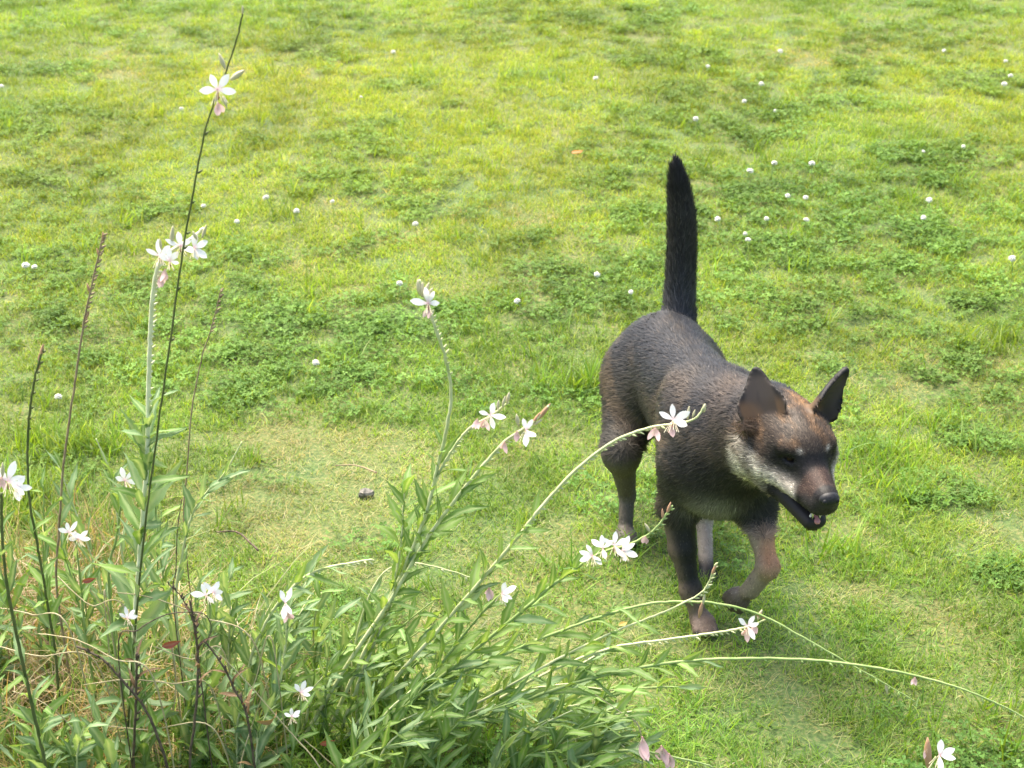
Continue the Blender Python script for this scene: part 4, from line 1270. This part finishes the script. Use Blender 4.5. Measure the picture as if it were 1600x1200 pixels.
random.seed(21)
GB, BB = ['green', 'green', 'blue'], ['blue']
for args in [
    ('leafy green plant at the foot of the leaning middle stems, leftmost of the clump', 470, 1180, 6, 0.035, 0.12, 0.24, 0.0, 0.12, GB),
    ('leafy plant at the bottom edge, second from the left in the middle clump', 560, 1230, 6, 0.04, 0.12, 0.26, 0.02, 0.16, GB),
    ('tall leafy plant in the heart of the middle clump', 600, 1120, 6, 0.035, 0.14, 0.28, 0.04, 0.16, GB),
    ('leafy plant behind the heart of the clump, under the curved pale stem', 540, 1080, 5, 0.03, 0.1, 0.22, 0.0, 0.12, GB),
    ('dense leafy plant at the bottom edge, middle of the clump', 660, 1220, 6, 0.04, 0.1, 0.22, 0.04, 0.18, GB),
    ('leafy plant under the pinkish flower pair', 700, 1110, 5, 0.035, 0.08, 0.2, 0.04, 0.16, GB),
    ('low leafy plant at the bottom edge, right half of the clump', 760, 1230, 6, 0.04, 0.07, 0.16, 0.05, 0.2, ['green', 'blue']),
    ('low dark leafy plant under the lower long arching stem', 830, 1150, 6, 0.04, 0.05, 0.12, 0.04, 0.18, ['green', 'blue']),
    ('lowest spreading plant at the right end of the clump', 900, 1210, 6, 0.045, 0.05, 0.11, 0.04, 0.18, ['green', 'blue']),
    ('bluish broad-leaved plant right of the dead twigs', 395, 1130, 6, 0.03, 0.14, 0.28, -0.02, 0.08, BB),
    ('bluish leafy plant below the drooping white flower', 440, 1090, 5, 0.03, 0.12, 0.24, 0.0, 0.08, BB),
    ('small bluish plant at the bottom, between the dead twigs and the clump', 370, 1230, 5, 0.03, 0.1, 0.2, -0.02, 0.06, BB),
    ('upright green plant at the bottom left corner', 20, 1240, 6, 0.04, 0.12, 0.28, -0.05, 0.05, GB),
    ('green plant in the left tangle, right of the corner plant', 110, 1220, 6, 0.04, 0.1, 0.24, -0.05, 0.05, GB),
    ('green plant below the thick dead stalk at the bottom edge', 190, 1260, 6, 0.04, 0.1, 0.22, -0.05, 0.05, GB),
    ('leafy plant at the foot of the tall dark stem', 215, 1130, 5, 0.03, 0.12, 0.26, -0.04, 0.05, GB),
    ('leafy plant at the foot of the black dead stalk', 290, 1200, 5, 0.03, 0.08, 0.2, -0.04, 0.05, GB),
    ('tall leafy plant standing behind the white cluster\'s pale stem', 245, 1060, 4, 0.03, 0.3, 0.48, -0.06, 0.05, BB, 18),
    ('tall narrow-leaved plant left of the pale stem, reaching the small flowers', 60, 1060, 5, 0.05, 0.28, 0.44, -0.06, 0.04, GB, 18),
    ('tall narrow-leaved plant in the corner behind the slanting dark stem', -10, 1120, 4, 0.04, 0.28, 0.42, -0.02, 0.06, GB, 18),
    ('leafy plant right of the pale stem, in front of the dry lawn patch', 310, 1090, 4, 0.03, 0.2, 0.34, -0.02, 0.08, BB, 16),
    ('green plant at the left edge, below the pinkish white flower', 5, 1060, 5, 0.04, 0.12, 0.26, -0.05, 0.05, GB),
    ('green plant behind the tangle, under the pair of small white flowers', 120, 1060, 5, 0.035, 0.1, 0.24, -0.05, 0.05, GB)]:
    bush(*args)

# ------------------------------------------------------------------ dead stalks and straw
def twig(label, pts, r0, r1, mat='twig', nubs=None, name='dead_stalk', group=None, leaves=None):
    k = 0.72 if mat == 'twig' else 1.0
    return stem(label, pts, r0 * k, r1 * k, mat, nubs=nubs, name=name, cat='dead stalk', group=group, leaves=leaves)
twig('black upright dead stalk with ragged seed heads at the lower left', [(296, 938, 1.9), (303, 970, 1.9), (308, 1010, 1.9), (309, 1060, 1.9), (304, 1130, 1.9), (297, 1190, 1.9)], 0.0022, 0.0032, nubs=(0.1, 0.6, 14), leaves=(0.1, 0.55, 8, 0.025, 0.04, 'dry'))
twig('thick dark dead stalk bending down to the bottom edge', [(120, 1010, 1.88), (160, 1030, 1.88), (195, 1068, 1.88), (222, 1100, 1.88), (242, 1140, 1.88), (262, 1200, 1.88)], 0.0022, 0.0036, nubs=(0.05, 0.5, 7))
twig('dark dead stalk beside the pale stem\'s foot', [(214, 1020, 1.92), (213, 1060, 1.92), (212, 1110, 1.92), (209, 1190, 1.92)], 0.0028, 0.003, nubs=(0.0, 0.6, 10), leaves=(0.0, 0.5, 5, 0.03, 0.045, 'dry'))
twig('hooked brown stalk curling over the dead twigs', [(318, 1010, 1.9), (330, 985, 1.9), (322, 962, 1.9), (298, 956, 1.9), (255, 962, 1.9), (215, 985, 1.9), (185, 1015, 1.9)], 0.001, 0.0016)
twig('thin dark stalk slanting left from the dead twigs', [(263, 912, 1.92), (285, 935, 1.92), (300, 968, 1.92), (306, 1000, 1.92)], 0.0012, 0.0018, nubs=(0, 0.5, 8))
twig('brown ragged stalk slanting down right of the black one', [(318, 1000, 1.9), (345, 1035, 1.9), (368, 1080, 1.9), (386, 1120, 1.9)], 0.002, 0.003, nubs=(0.2, 0.9, 8), leaves=(0.3, 0.9, 6, 0.03, 0.045, 'dry'))
twig('dry upright wire-thin stalk in front of the pale stem\'s leaves', [(284, 780, 2.0), (277, 830, 2.0), (275, 890, 2.0), (272, 950, 2.0)], 0.0009, 0.0014)
STRAW = [([(180, 925), (240, 935), (320, 965), (400, 1010)], 'long straw arching over the dead twigs towards the bluish shoots'),
         ([(60, 990), (120, 1000), (180, 1030), (240, 1060)], 'straw stalk crossing the left dark stem above the dead stalk'),
         ([(330, 1010), (380, 1060), (450, 1140), (500, 1200)], 'long straight straw running from the black stalk down to the bottom edge'),
         ([(20, 1170), (60, 1185), (110, 1200)], 'short straw in the bottom left corner'),
         ([(0, 1010), (60, 1025), (150, 1035)], 'level straw at the left edge, lower of two'),
         ([(130, 1070), (200, 1062), (270, 1068), (330, 1075)], 'level straw crossing both dark dead stalks'),
         ([(180, 1100), (170, 1010), (165, 930)], 'upright straw left of the tall dark stem'),
         ([(420, 1060), (395, 1130), (375, 1200)], 'thick pale straw slanting down to the bottom edge, right of the dead twigs'),
         ([(385, 1110), (400, 1060), (425, 1000)], 'pale straw leaning right among the bluish leaves'),
         ([(90, 900), (140, 945), (200, 960)], 'straw near the dark red leaf in the left tangle'),
         ([(20, 1080), (70, 1100), (120, 1150)], 'straw sloping down right near the left edge'),
         ([(240, 1010), (300, 1030), (350, 1020)], 'short straw behind the round red-brown leaf'),
         ([(270, 1120), (275, 1060), (268, 1010)], 'upright straw between the two dark dead stalks'),
         ([(930, 1085), (965, 1110), (1000, 1140)], 'pale dry straw lying at the right end of the clump'),
         ([(440, 1130), (480, 1160), (520, 1195)], 'straw at the bottom edge, left in the green clump'),
         ([(0, 950), (50, 960), (110, 985)], 'level straw at the left edge, upper of two'),
         ([(140, 1130), (230, 1140), (330, 1135)], 'lowest level straw across the bottom left tangle')]
random.seed(5)
for pl, lab in STRAW:
    Y0 = random.uniform(1.9, 2.0)
    twig(lab, [(x, y, Y0 + random.uniform(-0.02, 0.02)) for x, y in pl], 0.0007, 0.0013, 'straw', name='straw_stalk', group='straw stalks in the tangle')

# ------------------------------------------------------------------ single fallen leaves and small things on the lawn
def fallen(label, px, py, L_, key, Y=None, name='fallen_leaf', cat='leaf', ang=0.3, up=(0, -0.3, 1)):
    p = P(px, py, Y) if Y else G(px, py) + Vector((0, 0, 0.035))
    o = link_mesh(name, LEAF[key][int(px) % 5])
    d = Vector((math.cos(ang), 0.25, 0.1 + 0.3 * math.sin(ang)))
    o.matrix_world = Matrix.Translation(p - d.normalized() * L_ / 2) @ frame_to(d, up).to_4x4() @ Matrix.Diagonal((L_, L_, L_, 1))
    tag(o, label, cat)
fallen('small orange fallen leaf on the lawn, left of the dog\'s tail', 902, 252, 0.045, 'orange')
fallen('yellow fallen leaf beside the dog\'s standing front paw', 978, 998, 0.032, 'yellow')
fallen('round red-brown leaf among the dead twigs at the lower left', 268, 1006, 0.03, 'red', 1.9, up=(0, -1, 0.2))
fallen('dark red leaf above the tangle, left of the pale stem', 140, 906, 0.022, 'red', 1.97, up=(0, -0.8, 0.4))
fallen('brown curled leaf hanging at the bottom, below the small flower', 428, 1128, 0.06, 'dry', 1.9, ang=-1.2, up=(0, -1, 0.2))
fallen('rusty leaf spot in the clump near the bottom edge', 512, 1160, 0.025, 'red', 1.93, up=(0, -1, 0.2))
fallen('long pale grass blade catching light right of the dog\'s muzzle', 1345, 718, 0.09, 'blade', ang=0.1)

def stone():
    r = random.Random(3)
    V, F = [], []
    seg, rings = 10, 6
    for i in range(rings + 1):
        for j in range(seg):
            th, ph = math.pi * i / rings, 2 * math.pi * j / seg
            k = 1 + (r.uniform(-0.18, 0.18) if 0 < i < rings else 0)
            V.append((0.018 * k * math.sin(th) * math.cos(ph), 0.013 * k * math.sin(th) * math.sin(ph), 0.012 * k * math.cos(th)))
    for i in range(rings):
        for j in range(seg):
            F.append((i * seg + j, (i + 1) * seg + j, (i + 1) * seg + (j + 1) % seg, i * seg + (j + 1) % seg))
    o = link_mesh('stone', mesh('stone', V, F, M['stone'], smooth=False))
    o.location = G(572, 777) + Vector((0, 0, 0.01))
    tag(o, 'small dark stone lying in the dry lawn patch', 'stone')
stone()
a, b = G(525, 745) + Vector((0, 0, 0.03)), G(590, 757) + Vector((0, 0, 0.03))
stem('thin brown twig lying on the lawn above the dark stone', [tuple(a), tuple(a.lerp(b, 0.5) + Vector((0, 0.01, 0.004))), tuple(b)], 0.0012, 0.002, 'stem_dry', name='twig', cat='twig', ground=False, world=True)
a, b = G(340, 850) + Vector((0, 0, 0.03)), G(405, 880) + Vector((0, 0, 0.03))
stem('dark crooked twig lying in the dry grass left of the green clump', [tuple(a), tuple(a.lerp(b, 0.5) + Vector((0, 0.015, 0.012))), tuple(b)], 0.0014, 0.0022, 'twig', name='twig', cat='twig', ground=False, world=True)

# ------------------------------------------------------------------ white clover blossoms
def clover_head(seed):
    r = random.Random(seed)
    V, F = [], []
    R = 0.0068
    for k in range(46):
        z = 1 - 1.75 * (k + 0.5) / 46
        a = k * 2.39996 + r.uniform(-0.2, 0.2)
        q = math.sqrt(max(0, 1 - z * z))
        d = Vector((q * math.cos(a), q * math.sin(a), z * 0.9 + 0.15))
        v2, f2 = spindle(d * R * 0.35, d + Vector((r.uniform(-.2, .2), r.uniform(-.2, .2), r.uniform(-.1, .3))), R * r.uniform(0.75, 1.05), R * 0.24, 4)
        b = len(V)
        V += v2; F += [tuple(x + b for x in f) for f in f2]
    nf = len(F)
    v2, f2 = tube([Vector((0, 0, 0)), Vector((0.002, 0.001, -0.02)), Vector((0.006, 0.002, -0.05))], [0.0008, 0.0008, 0.0009], 5)
    b = len(V)
    V += v2; F += [tuple(x + b for x in f) for f in f2]
    me = mesh('clover_blossom', V, F, M['floret'])
    me.materials.append(M['stem_green'])
    me.polygons.foreach_set('material_index', [0] * nf + [1] * (len(F) - nf))
    return me
HEADS = [clover_head(i) for i in range(4)]
CLOVER = [
 (615, 93, 'lone white clover blossom at the top, right of the tall stem\'s flower'), (930, 137, 'lone white clover blossom at the top middle, high above the dog\'s tail'),
 (565, 157, 'small white clover blossom at the top, right of the tall flower and below another'), (1105, 113, 'white clover blossom near the top, leftmost of the row right of the tail'),
 (1218, 93, 'white clover blossom near the top edge, uppermost right of the tail'), (1188, 146, 'white clover blossom third down in the upper line right of the tail'),
 (1162, 169, 'white clover blossom just below left of the upper line right of the tail'), (1210, 179, 'small clover blossom at the lower end of the upper line right of the tail'),
 (1473, 88, 'lone white clover blossom near the top right, left of the corner trio'), (1569, 105, 'topmost blossom of the clover trio at the upper right edge'),
 (1576, 130, 'middle blossom of the clover trio at the upper right edge'), (1566, 147, 'lowest blossom of the clover trio at the upper right edge'),
 (1086, 201, 'white clover blossom nearest above the tip of the dog\'s tail'), (1170, 286, 'large clover blossom right of the tail tip, left one of three in a row'),
 (1208, 273, 'middle clover blossom of three in a row right of the tail tip'), (1266, 274, 'right clover blossom of three in a row right of the tail tip'),
 (1229, 319, 'left one of two clover blossoms side by side below the row of three'), (1257, 322, 'right one of two clover blossoms side by side below the row of three'),
 (1120, 358, 'clover blossom closest to the right side of the dog\'s tail'), (1196, 355, 'clover blossom between the tail and the lone right one, upper of a small cluster'),
 (1163, 374, 'small clover blossom above the lowest one right of the tail'), (1167, 390, 'lowest clover blossom of the cluster right of the tail'),
 (1258, 358, 'dull clover blossom at the right end of the cluster beside the tail'), (1503, 237, 'white clover blossom below the corner trio, right of its fainter neighbour'),
 (1441, 243, 'faint clover blossom below the corner trio, left of a whiter one'), (1449, 330, 'upper one of two clover blossoms in the green patch at the right'),
 (1440, 355, 'lower one of two clover blossoms in the green patch at the right'), (1577, 425, 'lone white clover blossom at the right edge, level with the tail base'),
 (932, 445, 'white clover blossom left of the base of the tail'), (985, 469, 'small clover blossom just above the dog\'s rump, left of the tail'),
 (418, 328, 'clover blossom upper right of the white gaura cluster, topmost of three'), (372, 360, 'biggest clover blossom, right beside the white gaura cluster'),
 (465, 348, 'double-looking clover blossom, rightmost of three beside the gaura cluster'), (320, 334, 'small clover blossom right above the white gaura cluster'),
 (520, 325, 'faint clover blossom between the gaura cluster and the single middle flower'), (650, 366, 'clover blossom above the single pink-based gaura flower'),
 (57, 432, 'right one of two clover blossoms close together at the left edge'), (45, 437, 'left one of two clover blossoms close together at the left edge'),
 (625, 459, 'clover blossom just left of the single pink-based gaura flower'), (495, 587, 'white clover blossom in the clover patch left of the middle'),
 (95, 640, 'clover blossom in the grass between the two left seed stalks'), (285, 180, 'small clover blossom left of the tall stem below its flower'),
 (5, 148, 'clover blossom cut by the left edge near the top'), (808, 486, 'faint clover blossom between the middle gaura flower and the dog\'s rump')]
random.seed(9)
for px, py, lab in CLOVER:
    g = G(px, py + 9)
    o = link_mesh('clover_blossom', HEADS[random.randrange(4)])
    k = random.uniform(1.1, 1.5) * (0.75 if ('small' in lab or 'faint' in lab) else 1.0)
    o.location = Vector((g.x, g.y, float(gz(g.x, g.y)) + 0.042 * k))
    o.rotation_euler = (random.gauss(0, 0.2), random.gauss(0, 0.2), random.uniform(0, 6.28))
    o.scale = (k, k, k * random.uniform(0.75, 1.0))
    tag(o, lab, 'clover flower', 'white clover blossoms in the lawn')
